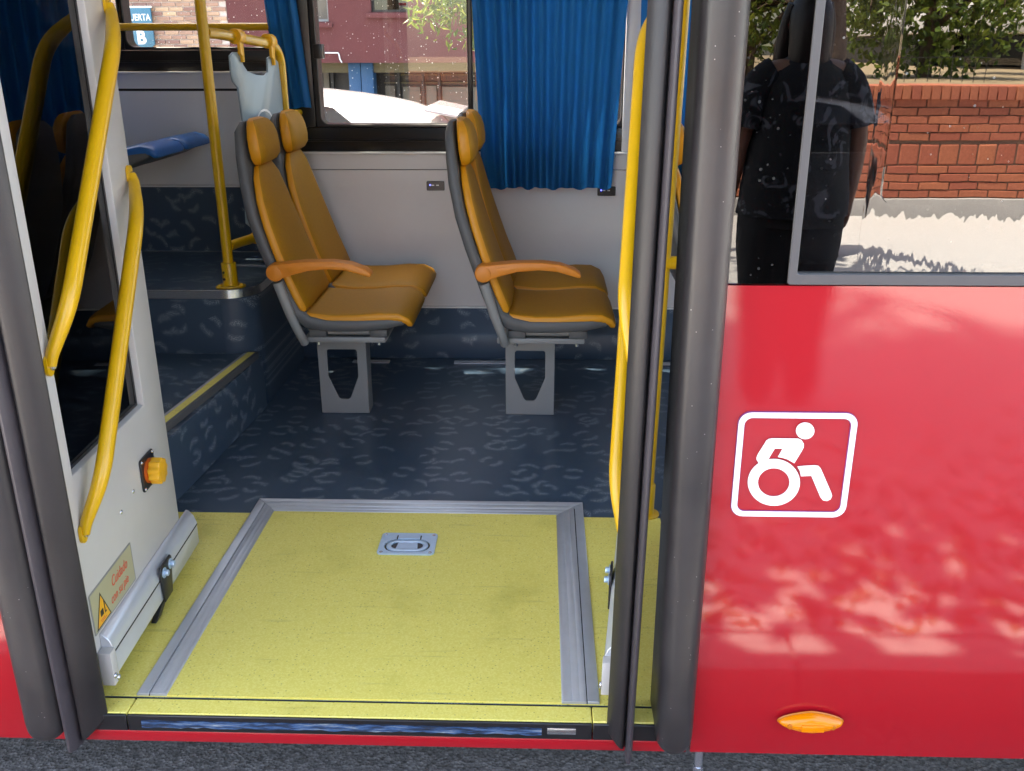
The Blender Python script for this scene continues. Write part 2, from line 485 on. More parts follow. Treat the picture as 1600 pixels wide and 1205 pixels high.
def asphalt(name, col, col2, scale=90, bump=0.6, rough=0.85):
    m, t, p = newmat(name)
    N, L = t.nodes, t.links
    tc = N.new('ShaderNodeTexCoord')
    vo = N.new('ShaderNodeTexVoronoi'); vo.inputs['Scale'].default_value = scale
    nz = N.new('ShaderNodeTexNoise'); nz.inputs['Scale'].default_value = scale*0.5; nz.inputs['Detail'].default_value = 6; nz.inputs['Roughness'].default_value = 0.7
    n2 = N.new('ShaderNodeTexNoise'); n2.inputs['Scale'].default_value = 2.5; n2.inputs['Detail'].default_value = 5
    for q in (vo, nz, n2): L.new(tc.outputs['Object'], q.inputs['Vector'])
    f = math_node(t, 'ADD', math_node(t, 'MULTIPLY', smooth(t, nz.outputs[0], 0.35, 0.68), 0.75), math_node(t, 'MULTIPLY', n2.outputs[0], 0.3))
    mx = N.new('ShaderNodeMix'); mx.data_type = 'RGBA'; mx.inputs[6].default_value = (*col, 1); mx.inputs[7].default_value = (*col2, 1)
    L.new(f, mx.inputs[0]); L.new(mx.outputs[2], p.inputs['Base Color'])
    p.inputs['Roughness'].default_value = rough
    sv = N.new('ShaderNodeSeparateColor'); L.new(vo.outputs['Color'], sv.inputs[0])
    f = math_node(t, 'ADD', math_node(t, 'MULTIPLY', f, 0.55), math_node(t, 'MULTIPLY', math_node(t, 'POWER', sv.outputs[0], 1.6), 0.45)); L.new(f, mx.inputs[0])
    h = math_node(t, 'ADD', vo.outputs['Distance'], nz.outputs[0])
    bp = N.new('ShaderNodeBump'); bp.inputs['Strength'].default_value = bump; bp.inputs['Distance'].default_value = 0.006
    L.new(h, bp.inputs['Height']); L.new(bp.outputs[0], p.inputs['Normal'])
    return m

def red_paint():
    m = pbr('red_bus_paint', (0.37, 0.0045, 0.013), rough=0.45, spec=0.2, coat=1.0, coatr=0.004, var=0.03, vscale=3)
    t = m.node_tree; N, L = t.nodes, t.links
    p = N['Principled BSDF']
    tc = N.new('ShaderNodeTexCoord')
    a = N.new('ShaderNodeTexNoise'); a.inputs['Scale'].default_value = 3.0; a.inputs['Detail'].default_value = 1.5
    b = N.new('ShaderNodeTexNoise'); b.inputs['Scale'].default_value = 420; b.inputs['Detail'].default_value = 1
    L.new(tc.outputs['Object'], a.inputs['Vector']); L.new(tc.outputs['Object'], b.inputs['Vector'])
    ba = N.new('ShaderNodeBump'); ba.inputs['Strength'].default_value = 1; ba.inputs['Distance'].default_value = 0.0016
    bb = N.new('ShaderNodeBump'); bb.inputs['Strength'].default_value = 0.05; bb.inputs['Distance'].default_value = 0.0006
    L.new(a.outputs[0], ba.inputs['Height']); L.new(b.outputs[0], bb.inputs['Height']); L.new(ba.outputs[0], bb.inputs['Normal'])
    L.new(bb.outputs[0], p.inputs['Coat Normal'])
    p.inputs['Coat IOR'].default_value = 1.58
    return m

def shirt_fabric():
    m, t, p = newmat('patterned_shirt')
    N, L = t.nodes, t.links
    tc = N.new('ShaderNodeTexCoord')
    nz = N.new('ShaderNodeTexNoise'); nz.inputs['Scale'].default_value = 9; nz.inputs['Distortion'].default_value = 1.6
    L.new(tc.outputs['Object'], nz.inputs['Vector'])
    mx = N.new('ShaderNodeMix'); mx.data_type = 'RGBA'; mx.inputs[6].default_value = (0.008, 0.009, 0.012, 1); mx.inputs[7].default_value = (0.10, 0.11, 0.13, 1)
    L.new(smooth(t, nz.outputs[0], 0.56, 0.62), mx.inputs[0]); L.new(mx.outputs[2], p.inputs['Base Color'])
    p.inputs['Roughness'].default_value = 0.85
    return m

def scuffed_steel():
    m, t, p = newmat('scuffed_blue_steel')
    N, L = t.nodes, t.links
    tc = N.new('ShaderNodeTexCoord')
    mp = N.new('ShaderNodeMapping'); mp.inputs['Scale'].default_value = (9, 60, 110)
    L.new(tc.outputs['Object'], mp.inputs[0])
    nz = N.new('ShaderNodeTexNoise'); nz.inputs['Scale'].default_value = 2.0; nz.inputs['Detail'].default_value = 8; nz.inputs['Roughness'].default_value = 0.7
    L.new(mp.outputs[0], nz.inputs['Vector'])
    cr = N.new('ShaderNodeValToRGB')
    e = cr.color_ramp.elements
    e[0].position = 0.36; e[0].color = (0.018, 0.020, 0.026, 1)
    e[1].position = 0.68; e[1].color = (0.40, 0.46, 0.52, 1)
    a = e.new(0.45); a.color = (0.028, 0.05, 0.10, 1)
    b = e.new(0.54); b.color = (0.05, 0.13, 0.30, 1)
    c = e.new(0.60); c.color = (0.16, 0.22, 0.30, 1)
    L.new(nz.outputs[0], cr.inputs[0]); L.new(cr.outputs[0], p.inputs['Base Color'])
    p.inputs['Roughness'].default_value = 0.35; p.inputs['Metallic'].default_value = 0.3
    bp = N.new('ShaderNodeBump'); bp.inputs['Strength'].default_value = 0.4; bp.inputs['Distance'].default_value = 0.002
    L.new(nz.outputs[0], bp.inputs['Height']); L.new(bp.outputs[0], p.inputs['Normal'])
    return m

M = {}
M['red'] = red_paint()
M['rubber'] = pbr('black_rubber', (0.020, 0.018, 0.019), rough=0.42, var=0.18, vscale=7, bump=0.12, bscale=220, rvar=0.07)
M['rubber2'] = pbr('worn_grey_rubber', (0.030, 0.027, 0.028), rough=0.36, var=0.2, vscale=5, bump=0.1, bscale=200, rvar=0.08)
def specks(m, scale, dens, rad):
    t = m.node_tree; N, L = t.nodes, t.links; p = N['Principled BSDF']
    src = p.inputs['Base Color'].links[0].from_socket
    tc = N.new('ShaderNodeTexCoord'); v = N.new('ShaderNodeTexVoronoi'); v.inputs['Scale'].default_value = scale
    L.new(tc.outputs['Object'], v.inputs['Vector'])
    sc_ = N.new('ShaderNodeSeparateColor'); L.new(v.outputs['Color'], sc_.inputs[0])
    f = math_node(t, 'MULTIPLY', math_node(t, 'LESS_THAN', v.outputs['Distance'], math_node(t, 'MULTIPLY', sc_.outputs[1], rad)), math_node(t, 'GREATER_THAN', sc_.outputs[0], dens))
    mx = N.new('ShaderNodeMix'); mx.data_type = 'RGBA'; mx.inputs[7].default_value = (0.45, 0.43, 0.40, 1)
    L.new(math_node(t, 'MULTIPLY', f, 0.5), mx.inputs[0]); L.new(src, mx.inputs[6]); L.new(mx.outputs[2], p.inputs['Base Color'])
specks(M['rubber2'], 75, 0.6, 0.12)
M['black'] = pbr('black_paint', (0.012, 0.012, 0.014), rough=0.35, var=0.2, bump=0.05)
M['blackplastic'] = pbr('black_plastic', (0.015, 0.014, 0.015), rough=0.3, bump=0.1, bscale=300)
M['blackmetal'] = pbr('black_steel', (0.02, 0.02, 0.022), rough=0.35, spec=0.6)
M['white'] = pbr('white_door_lacquer', (0.55, 0.535, 0.515), rough=0.38, var=0.02, bump=0.04, bscale=250)
M['alu'] = pbr('anodised_aluminium', (0.50, 0.52, 0.55), rough=0.4, metal=0.5, var=0.04, vscale=25, bump=0.05, bscale=150)
M['alurail'] = pbr('pale_aluminium', (0.66, 0.69, 0.73), rough=0.3, metal=0.35, var=0.03, vscale=12)
M['steel'] = pbr('bright_steel', (0.72, 0.76, 0.80), rough=0.22, metal=0.95, var=0.05, bump=0.05, bscale=200)
M['zinc'] = pbr('sky_tinted_zinc_plate', (0.50, 0.66, 0.82), rough=0.3, metal=0.45, var=0.05, vscale=20)  # zinc with the sky's blue reflection put into its colour
M['yellowrail'] = pbr('yellow_powder_coat', (0.66, 0.38, 0.006), rough=0.33, var=0.04, vscale=30, bump=0.18, bscale=420, bdist=0.0008, coat=0.25)
M['yellow'] = yellow_vinyl()
M['vinyl_xy'] = vinyl('blue_floor_vinyl', 'XY')
M['vinyl_yz'] = vinyl('blue_riser_vinyl', 'YZ', 0.4)
M['vinyl_xz'] = vinyl('blue_wall_vinyl', 'XZ', 0.4)
M['wall'] = pbr('warm_grey_wall_panel', (0.66, 0.63, 0.61), rough=0.42, var=0.02, bump=0.12, bscale=350, bdist=0.0006)
M['wall2'] = pbr('cool_grey_wall_panel', (0.74, 0.74, 0.745), rough=0.42, bump=0.1, bscale=350, bdist=0.0006)
M['trim'] = pbr('pale_trim', (0.80, 0.80, 0.79), rough=0.25)
M['ceiling'] = pbr('ceiling_panel', (0.80, 0.80, 0.80), rough=0.6)
M['winframe'] = pbr('black_window_frame', (0.012, 0.011, 0.012), rough=0.3, bump=0.05, bscale=150)
M['greyframe'] = pbr('grey_window_rubber', (0.075, 0.075, 0.08), rough=0.45, bump=0.1, bscale=200)
M['clearglass'] = glass('clear_dirty_glass', (0.95, 0.96, 0.955), 0.03, dirt=0.85)
M['tintglass'] = glass('dark_tinted_glass', (0.17, 0.175, 0.19), 0.125, dirt=0.35, ripple=0.00018, rscale=4.0, dscale=90)
M['ripglass'] = glass('rippled_tinted_glass', (0.17, 0.175, 0.19), 0.125, dirt=0.3, ripple=0.0006, rscale=8.0, dscale=90, aniso=(4.5, 1, 0.9))
M['pillarglass'] = glass('black_pillar_glass', (0.004, 0.005, 0.007), 0.085, dirt=0.08, ripple=0.0003, rscale=5.0, dscale=90)
M['doorglass'] = glass('door_tinted_glass', (0.08, 0.085, 0.10), 0.030)
M['carwindow'] = pbr('dark_car_window', (0.02, 0.022, 0.026), rough=0.04)
M['carglass'] = glass('car_glass', (0.12, 0.13, 0.14), 0.08)
M['blackback'] = pbr('matt_black_backing', (0.008, 0.008, 0.009), rough=0.6)
M['curtain'] = pbr('blue_curtain_cloth', (0.010, 0.18, 0.43), rough=0.85, var=0.06, vscale=14, bump=0.25, bscale=500, bdist=0.0006)
_t = M['curtain'].node_tree
_tl = _t.nodes.new('ShaderNodeBsdfTranslucent'); _tl.inputs[0].default_value = (0.010, 0.19, 0.46, 1)
_ms = _t.nodes.new('ShaderNodeMixShader'); _ms.inputs[0].default_value = 0.3
_t.links.new(_t.nodes['Principled BSDF'].outputs[0], _ms.inputs[1]); _t.links.new(_tl.outputs[0], _ms.inputs[2])
_t.links.new(_ms.outputs[0], [n for n in _t.nodes if n.type == 'OUTPUT_MATERIAL'][0].inputs['Surface'])
M['shell'] = pbr('grey_seat_shell', (0.10, 0.102, 0.103), rough=0.5, bump=0.15, bscale=320, bdist=0.0006)
M['pedestal'] = pbr('grey_steel_paint', (0.26, 0.265, 0.26), rough=0.4, var=0.03, bump=0.05)
M['orangefab'] = pbr('ochre_seat_cloth', (0.42, 0.19, 0.005), rough=0.6, spec=0.3, var=0.08, vscale=120, bump=0.35, bscale=420, bdist=0.0006)
M['orangeside'] = pbr('orange_seat_side', (0.68, 0.28, 0.008), rough=0.45, bump=0.12, bscale=300, bdist=0.0006)  # lighter orange for the sides and backs of the cushions
M['orangearm'] = pbr('orange_armrest_plastic', (0.70, 0.23, 0.02), rough=0.42, bump=0.08, bscale=300)
M['bluefab'] = pbr('blue_seat_cloth', (0.010, 0.10, 0.33), rough=0.35, var=0.08, vscale=60, bump=0.2, bscale=300, bdist=0.0006)
M['blueside'] = pbr('blue_seat_vinyl', (0.012, 0.12, 0.38), rough=0.35)
M['screen'] = pbr('pale_blue_grey_plastic', (0.26, 0.33, 0.375), rough=0.35, var=0.02)
M['amber'] = pbr('amber_lens', (0.80, 0.235, 0.002), rough=0.22, coat=0.35, spec=0.4)
M['amberdark'] = pbr('amber_lens_screw', (0.52, 0.15, 0.006), rough=0.3)
M['whitevinyl'] = pbr('white_sticker', (0.86, 0.86, 0.87), rough=0.35)
M['violet'] = pbr('sticker_edge', (0.24, 0.05, 0.22), rough=0.4)
M['knob'] = pbr('yellow_knob_plastic', (0.85, 0.44, 0.02), rough=0.35)
M['knobred'] = pbr('red_orange_disc', (0.65, 0.12, 0.01), rough=0.4)
M['stickerbeige'] = pbr('olive_sticker', (0.42, 0.40, 0.25), rough=0.4)
M['stickered'] = pbr('red_print', (0.72, 0.10, 0.05), rough=0.5)
M['stickeryel'] = pbr('warning_yellow', (0.85, 0.42, 0.02), rough=0.4)
M['stickblack'] = pbr('black_print', (0.02, 0.02, 0.02), rough=0.5)
M['scuff'] = scuffed_steel()
led, lt, lp = newmat('blue_led'); lp.inputs['Base Color'].default_value = (0.02, 0.02, 0.3, 1); lp.inputs['Emission Color'].default_value = (0.06, 0.08, 1, 1); lp.inputs['Emission Strength'].default_value = 1.2
M['led'] = led
M['road'] = asphalt('road_asphalt', (0.05, 0.045, 0.042), (0.34, 0.31, 0.29), 120)
M['pave'] = asphalt('pavement_concrete', (0.37, 0.365, 0.36), (0.48, 0.475, 0.465), 60, 0.25, 0.8)
M['kerb'] = pbr('granite_kerb', (0.36, 0.355, 0.35), rough=0.75, var=0.1, vscale=60, bump=0.2)
M['earth'] = pbr('dry_earth', (0.26, 0.20, 0.12), rough=0.95, var=0.25, vscale=4, bump=0.5, bscale=30, bdist=0.02)
M['brick'] = pbr('orange_red_brick', (0.40, 0.122, 0.066), rough=0.85, island=0.09, var=0.16, vscale=40, bump=0.4, bscale=70, bdist=0.004)
M['mortar'] = pbr('brown_mortar', (0.17, 0.095, 0.065), rough=0.95, bump=0.3, bscale=90)
M['brickpale'] = pbr('pale_brown_brick', (0.33, 0.20, 0.14), rough=0.85, island=0.34, var=0.15, vscale=14, bump=0.3, bscale=40, bdist=0.004)
M['mortarpale'] = pbr('pale_mortar', (0.50, 0.42, 0.37), rough=0.95, var=0.15, vscale=5)
M['stone'] = pbr('grey_stone', (0.36, 0.35, 0.34), rough=0.8, var=0.1, vscale=20, bump=0.2)
M['pink'] = pbr('maroon_render', (0.10, 0.026, 0.026), rough=0.9, var=0.08, vscale=1.2, bump=0.4, bscale=9, bdist=0.03)
M['pinksunlit'] = pbr('sunlit_maroon_render', (0.47, 0.185, 0.165), rough=0.9, var=0.08, vscale=3, bump=0.6, bscale=7, bdist=0.04)  # render colour with sunlight painted in; no part uses it
M['bluetile'] = pbr('blue_pillar_paint', (0.010, 0.062, 0.15), rough=0.5, var=0.06)
M['board'] = pbr('beige_board', (0.14, 0.125, 0.10), rough=0.75, var=0.07, vscale=2)
M['dark'] = pbr('dark_shopfront', (0.005, 0.0042, 0.004), rough=0.5)
M['olive'] = pbr('olive_lintel', (0.09, 0.075, 0.038), rough=0.8)
M['signblue'] = pbr('teal_sign', (0.035, 0.14, 0.21), rough=0.35, var=0.12, vscale=3)
M['signwhite'] = pbr('white_lettering', (0.62, 0.64, 0.65), rough=0.5)
M['concrete'] = pbr('white_concrete', (0.66, 0.65, 0.62), rough=0.75, var=0.06, vscale=3)
M['carwhite'] = pbr('white_car_paint', (0.42, 0.43, 0.45), rough=0.3, coat=1.0)
M['tyre'] = pbr('tyre_rubber', (0.02, 0.02, 0.02), rough=0.8)
M['flange'] = pbr('grey_rubber_flange', (0.055, 0.048, 0.055), rough=0.45, var=0.15, vscale=6, bump=0.1, bscale=200)
M['rim'] = pbr('wheel_rim', (0.5, 0.5, 0.52), rough=0.35, metal=0.8)
M['taillight'] = pbr('tail_lamp', (0.45, 0.01, 0.01), rough=0.2, coat=1)
M['bark'] = pbr('tree_bark', (0.11, 0.075, 0.05), rough=0.95, var=0.3, vscale=14, bump=0.8, bscale=22, bdist=0.02)
M['leaf'] = leafmat('plane_tree_leaf', (0.035, 0.075, 0.012), (0.09, 0.15, 0.025))
M['leafmid'] = leafmat('garden_leaf', (0.05, 0.095, 0.015), (0.13, 0.19, 0.03))
M['leaflime'] = leafmat('sunny_leaf', (0.028, 0.060, 0.008), (0.11, 0.145, 0.022))
M['litter'] = pbr('dry_leaf', (0.20, 0.14, 0.07), rough=0.8, island=0.4)
M['skin'] = pbr('skin', (0.30, 0.16, 0.105), rough=0.5, var=0.05)
M['shirt'] = shirt_fabric()
M['trousers'] = pbr('black_trousers', (0.012, 0.012, 0.014), rough=0.85)
M['hair'] = pbr('dark_hair', (0.012, 0.009, 0.008), rough=0.45)
M['eye'] = pbr('eye_white', (0.75, 0.73, 0.7), rough=0.2)
M['lip'] = pbr('lip', (0.30, 0.10, 0.085), rough=0.4)
M['screw'] = pbr('zinc_screw', (0.65, 0.67, 0.72), rough=0.25, metal=0.9)

# ---------------------------------------------------------------- ground
def sheet(name, xs, ys, zf, mat, kind='structure'):
    b = MB()
    V = [[b.bm.verts.new((x, y, zf(x, y))) for x in xs] for y in ys]
    for j in range(len(ys)-1):
        for i in range(len(xs)-1):
            b.face([V[j][i], V[j][i+1], V[j+1][i+1], V[j+1][i]])
    return b.build(name, mat, kind=kind, angle=60)

road_z = lambda x, y: -0.34 - 0.035*max(-1, y)
pave_z = lambda y: -0.19 + 0.02*(-y - 0.45)
sheet('ground', [-200, -60, -20, 20, 60, 200], [-200, -60, -30, -0.5, 16, 60, 200], lambda x, y: -1.1 if y > 10 else (-0.75 if y > -1 else -0.45), M['earth'])
sheet('road', [-60, -20, -6, 0, 6, 20, 60], [-0.6, 0, 2, 4, 6, 9, 12.6], road_z, M['road'])
b = MB()
for i in range(24):
    x = -12 + i
    b.box(x+0.004, x+0.996, -0.60, -0.45, -0.6, -0.188 + 0.002*(i % 3))
b.build('kerb', M['kerb'], bevel=0.008, kind='structure')
sheet('pavement', [-60, -12, -4, 0, 4, 8, 12, 60], [-14, -7.2, -6.4, -4, -2, -0.605], lambda x, y: pave_z(y), M['pave'])
b = MB(); b.box(-60, 60, 12.6, 16.4, -1.6, -0.70)
b.build('far_pavement', M['pave'], kind='structure')

# ---------------------------------------------------------------- the bus
bus = thing('bus', 'red low-floor city bus standing with its double door open', 'bus', (0, 0, -0.34))
YS = -0.06            # outer skin of the near side

# side panels: slightly crowned sheet with a folded lower edge
def side_panel(x0, x1, label=None):
    b = MB()
    xs = [x0 + (x1-x0)*i/16 for i in range(17)]
    zs = [-0.072, -0.06, 0.0, 0.12, 0.3, 0.5, 0.7, 0.85, 0.9]
    def yy(z): return YS + 0.004 + 0.010*((z-0.45)/0.5)**2 - 0.004
    V = [[b.bm.verts.new((x, yy(z), z)) for x in xs] for z in zs]
    W = [[b.bm.verts.new((x, 0.02, z)) for x in xs] for z in zs]
    for j in range(len(zs)-1):
        for i in range(16):
            b.face([V[j][i], V[j][i+1], V[j+1][i+1], V[j+1][i]]); b.face([W[j][i+1], W[j][i], W[j+1][i], W[j+1][i+1]])
    for i in range(16):
        b.face([W[0][i], W[0][i+1], V[0][i+1], V[0][i]]); b.face([V[-1][i], V[-1][i+1], W[-1][i+1], W[-1][i]])
    for j in range(len(zs)-1):
        b.face([V[j][0], V[j+1][0], W[j+1][0], W[j][0]]); b.face([V[j][16], W[j][16], W[j+1][16], V[j+1][16]])
    return b.build('side_panel', M['red'], bus, angle=50)
side_panel(0.663, 4.2)
side_panel(-4.2, -0.68)
# upper body: cant rail, roof, ends
b = MB(); b.box(-4.2, 4.2, YS+0.01, 0.05, 1.93, 2.5); b.build('cant_rail', M['red'], bus, bevel=0.01)
b = MB(); b.box(-4.2, 4.2, YS+0.03, 2.39, 2.5, 2.58); b.build('roof', M['red'], bus, bevel=0.02)
b = MB(); b.box(-4.2, 4.2, 0.05, 2.30, 2.10, 2.13); b.build('ceiling_panel', M['ceiling'], bus)
b = MB(); b.box(-4.24, -4.2, YS, 2.40, -0.07, 2.58); b.build('rear_bulkhead', M['wall2'], bus)
b = MB(); b.prism([(YS, -0.07), (2.40, -0.07), (2.40, 2.58), (YS, 2.58)], 'x', 4.2, 4.24, holes=[[(0.1, 0.75), (2.25, 0.75), (2.25, 2.05), (0.1, 2.05)]]); b.build('front_bulkhead', M['wall2'], bus)
b = MB(); b.box(4.215, 4.22, 0.1, 2.25, 0.75, 2.05); b.build('windscreen', M['clearglass'], bus)

# near-side window right of the door
b = MB(); b.box(0.663, 0.762, YS+0.002, -0.02, 0.905, 1.93); b.build('pillar_glass', M['pillarglass'], bus, smooth=False)
win = None
def near_window(x0, x1):
    f = MB()
    f.prism(rrect(x0, x1, 0.904, 1.93, 0.004, 2), 'y', YS-0.002, -0.02, holes=[rrect(x0+0.014, x1-0.014, 0.922, 1.912, 0.004, 2)])
    fr = f.build('window', M['greyframe'], bus, bevel=0.003, seg=1)
    g = MB()
    xs = [x0+0.016 + (x1-x0-0.032)*i/8 for i in range(9)]
    g.box(x0+0.013, x0+0.112, -0.050, -0.046, 0.921, 1.913)
    g.build('pane', M['tintglass'], fr)
    g = MB(); g.box(x0+0.1121, x1-0.013, -0.050, -0.046, 0.921, 1.913)
    g.build('pane', M['ripglass'], fr)
    v = MB()
    v.prism(rrect(x0+0.137, x1-0.03, 1.035, 1.90, 0.022), 'y', -0.0545, -0.0508)
    v.build('vent_pane', M['tintglass'], fr)
    return fr
near_window(0.760, 2.55)
near_window(2.57, 4.15)
near_window(-2.5, -0.80)
near_window(-4.15, -2.52)
b = MB(); b.box(-0.80, -0.68, YS+0.002, -0.02, 0.905, 1.93); b.build('pillar_glass', M['pillarglass'], bus, smooth=False)

# near-side inner wall
b = MB(); b.box(0.70, 4.2, 0.022, 0.05, -0.002, 0.92); b.build('inner_wall', M['wall2'], bus)
b = MB(); b.box(-4.2, -0.72, 0.022, 0.05, -0.002, 0.92); b.build('inner_wall', M['wall2'], bus)

# rubber door posts: half-round bulge with a rounded lower end
def door_post(xc, hw, name_mat):
    b = MB()
    n = 14
    zs = [2.0, 1.2, 0.4, 0.0, -0.02, -0.032, -0.040]
    ins = [0, 0, 0, 0, 0.001, 0.005, 0.012]
    rings = []
    for z, q in zip(zs, ins):
        ring = []
        for k in range(n+1):
            a = math.pi*k/n
            cx, sy = -math.cos(a), math.sin(a)
            ring.append(b.bm.verts.new((xc + (hw-q)*math.copysign(abs(cx)**0.75, cx), -0.055 - (0.045-q*0.6)*abs(sy)**0.8, z)))
        ring += [b.bm.verts.new((xc+hw-q, 0.02, z)), b.bm.verts.new((xc-hw+q, 0.02, z))]
        rings.append(ring)
    m = n+3
    for r0, r1 in zip(rings, rings[1:]):
        for k in range(m): b.face([r0[k], r0[(k+1) % m], r1[(k+1) % m], r1[k]])
    b.face(rings[0]); b.face(rings[-1])
    return b.build('door_post', name_mat, bus, angle=50)
door_post(0.6240, 0.0375, M['rubber2'])
door_post(-0.646, 0.041, M['rubber2'])

# sill: yellow lip, black face, scuffed ramp-slot strip, red skirt
def lipbox(x0, x1):
    b = MB(); b.box(x0, x1, -0.052, -0.006, -0.03, 0.0); return b.build('sill_lip', M['yellow'], bus, bevel=0.002, seg=1)
lipbox(-0.66, -0.4865); lipbox(-0.4845, 0.462); lipbox(0.464, 0.655)
b = MB(); b.box(-0.66, 0.70, -0.004, 0.0, -0.05, -0.004); b.build('sill_gap', M['blackback'], bus)
def facebox(x0, x1):
    b = MB(); b.box(x0, x1, -0.0585, -0.0525, -0.040, -0.0012); return b.build('sill_face', M['black'], bus, bevel=0.0015, seg=1)
facebox(-0.655, -0.4865); facebox(-0.4845, 0.462); facebox(0.464, 0.650)
b = MB()
pts = []
x = -0.455
top, bot = [], []
while x < 0.37:
    top.append((x, -0.0125 + random.uniform(-0.0012, 0.0012))); bot.append((x, -0.0265 + random.uniform(-0.0035, 0.0015))); x += 0.016
b.prism(top + bot[::-1], 'y', -0.0612, -0.0582)
ss = b.build('ramp_slot_strip', M['scuff'], bus, smooth=False)
b = MB(); b.box(0.372, 0.43, -0.0605, -0.0582, -0.026, -0.011); b.build('slot_bracket', M['steel'], bus, bevel=0.001)
b = MB(); b.box(-0.675, 0.654, -0.0560, -0.010, -0.068, -0.0405); b.build('skirt_strip', M['red'], bus, bevel=0.003)
# drain bolt below the skirt
b = MB(); b.cyl((0.692, 0.0, -0.05), (0.692, 0.0, -0.150), 0.009); b.cyl((0.692, 0.0, -0.150), (0.692, 0.0, -0.172), 0.0115, n=6)
b.build('drain_bolt', M['screw'], bus)

# floors
b = MB(); b.box(-0.80, 4.2, 0.0, 2.312, -0.06, -0.003); b.build('floor', M['vinyl_xy'], bus)
b = MB(); b.prism([(-0.74, 0.001), (0.70, 0.001), (0.70, 0.813), (-0.74, 0.813)], 'z', -0.0025, 0.0, holes=[[(-0.488, 0.0015), (0.4805, 0.0015), (0.4805, 0.8135-0.001), (-0.488, 0.8135-0.001)]])
b.build('entry_floor', M['yellow'], bus)

# step and raised platform on the left
edge = [(-0.80, 0.45), (-0.757, 0.967), (-0.688, 1.66)]
b = MB(); b.prism([(-4.1, 0.052), (-0.835, 0.052)] + edge + [(-4.1, 1.66)], 'z', 0.0, 0.222)
b.build('step_tread', M['vinyl_xy'], bus)
b = MB(); b.prism([(-0.834, 0.052), (-0.799, 0.45), (-0.756, 0.967), (-0.687, 1.66), (-0.6805, 1.66), (-0.727, 0.967), (-0.765, 0.45), (-0.80, 0.052)], 'z', 0.0, 0.206)
b.build('step_riser', M['vinyl_yz'], bus)
def nosing(o0, o1, z0, z1, name, mat):
    b = MB()
    P = [(-0.822, 0.20), (-0.757, 0.967), (-0.692, 1.618)]
    inn = [(p[0]-o0, p[1]) for p in P]; out = [(p[0]-o1, p[1]) for p in P]
    b.prism(inn + out[::-1], 'z', z0, z1)
    return b.build(name, mat, bus, bevel=0.0015, seg=1)
nosing(-0.012, 0.0, 0.2065, 0.231, 'step_nosing', M['shell'])
nosing(0.0005, 0.028, 0.2225, 0.2305, 'nosing_strip', M['yellow'])
nosing(0.0285, 0.040, 0.2225, 0.229, 'step_nosing', M['alu'])

# platform with a rounded corner
cr = [(-4.1, 1.62), (-0.80, 1.62)]
for k in range(9):
    a = math.radians(-90 + 90*k/8)
    cr.append((-0.80 + 0.115*math.cos(a), 1.735 + 0.115*math.sin(a)))
cr += [(-0.685, 2.312), (-4.1, 2.312)]
b = MB(); b.prism(cr, 'z', -0.003, 0.425); b.build('platform_riser', M['vinyl_xz'], bus)
b = MB(); b.prism(cr, 'z', 0.4255, 0.458); b.build('platform_floor', M['vinyl_xy'], bus)
def edge_strip(pts, o, z0, z1, mat, name):
    b = MB()
    ins, outs = [], []
    for i, p in enumerate(pts):
        a = Vector(pts[max(i-1,0)]); c = Vector(pts[min(i+1,len(pts)-1)]); t = (c-a).normalized()
        nrm = Vector((t.y, -t.x)); ins.append(tuple(Vector(p)+nrm*0.0006)); outs.append(tuple(Vector(p)+nrm*o))
    b.prism(ins + outs[::-1], 'z', z0, z1)
    return b.build(name, mat, bus, bevel=0.001, seg=1)
edge_strip(cr[:12], 0.006, 0.430, 0.462, M['steel'], 'platform_edge_trim')
b = MB(); b.box(-1.083, -1.080, 1.6175, 1.619, 0.225, 0.425); b.build('seam_strip', M['trim'], bus)
b = MB(); b.box(-0.92, -0.715, 2.02, 2.045, 0.4585, 0.4625); b.build('floor_rail', M['alu'], bus)

# far-side wall
def wall_part(name, mat, x0, x1, z0, z1, y0=2.312, y1=2.40, bevel=0.0):
    b = MB(); b.box(x0, x1, y0, y1, z0, z1); return b.build(name, mat, bus, bevel=bevel)
wall_part('wall_panel', M['wall'], -0.690, 4.2, 0.222, 0.800)
wall_part('wall_panel', M['wall'], -0.690, 4.2, 0.803, 0.866, 2.318)
b = MB(); b.box(-0.69, 4.2, 2.300, 2.3115, 0.214, 0.2215); b.build('wall_trim', M['trim'], bus, bevel=0.001)
b = MB(); b.box(-0.69, 4.2, 2.296, 2.33, 0.867, 0.874); b.build('sill_trim', M['trim'], bus, bevel=0.001)
b = MB(); b.prism([(2.258, -0.002), (2.258, 0.105), (2.266, 0.118), (2.305, 0.2135), (2.40, 0.2135), (2.40, -0.002)], 'x', -0.684, 4.2)
b.build('wall_skirting', M['vinyl_xz'], bus, bevel=0.003)
wall_part('wall_panel', M['wall2'], -4.2, -0.692, 0.738, 1.112)
wall_part('wall_panel', M['wall2'], -4.2, -0.692, 1.122, 1.180, 2.320)
b = MB(); b.box(-4.2, -0.692, 2.294, 2.33, 1.1815, 1.188); b.build('sill_trim', M['trim'], bus, bevel=0.001)
wall_part('wall_skirting', M['vinyl_xz'], -4.2, -0.692, 0.459, 0.734, 2.305)
wall_part('wall_backing', M['blackback'], -4.2, -0.692, 1.108, 1.126, 2.330, 2.405)
wall_part('wall_backing', M['blackback'], -0.69, 4.2, 0.796, 0.808, 2.330, 2.405)
wall_part('wall_backing', M['blackback'], -4.2, 4.2, 0.70, 0.745, 2.402, 2.41)
b = MB(); b.box(-4.2, -0.692, 2.300, 2.3045, 0.730, 0.7375); b.build('wall_trim', M['trim'], bus, bevel=0.001)
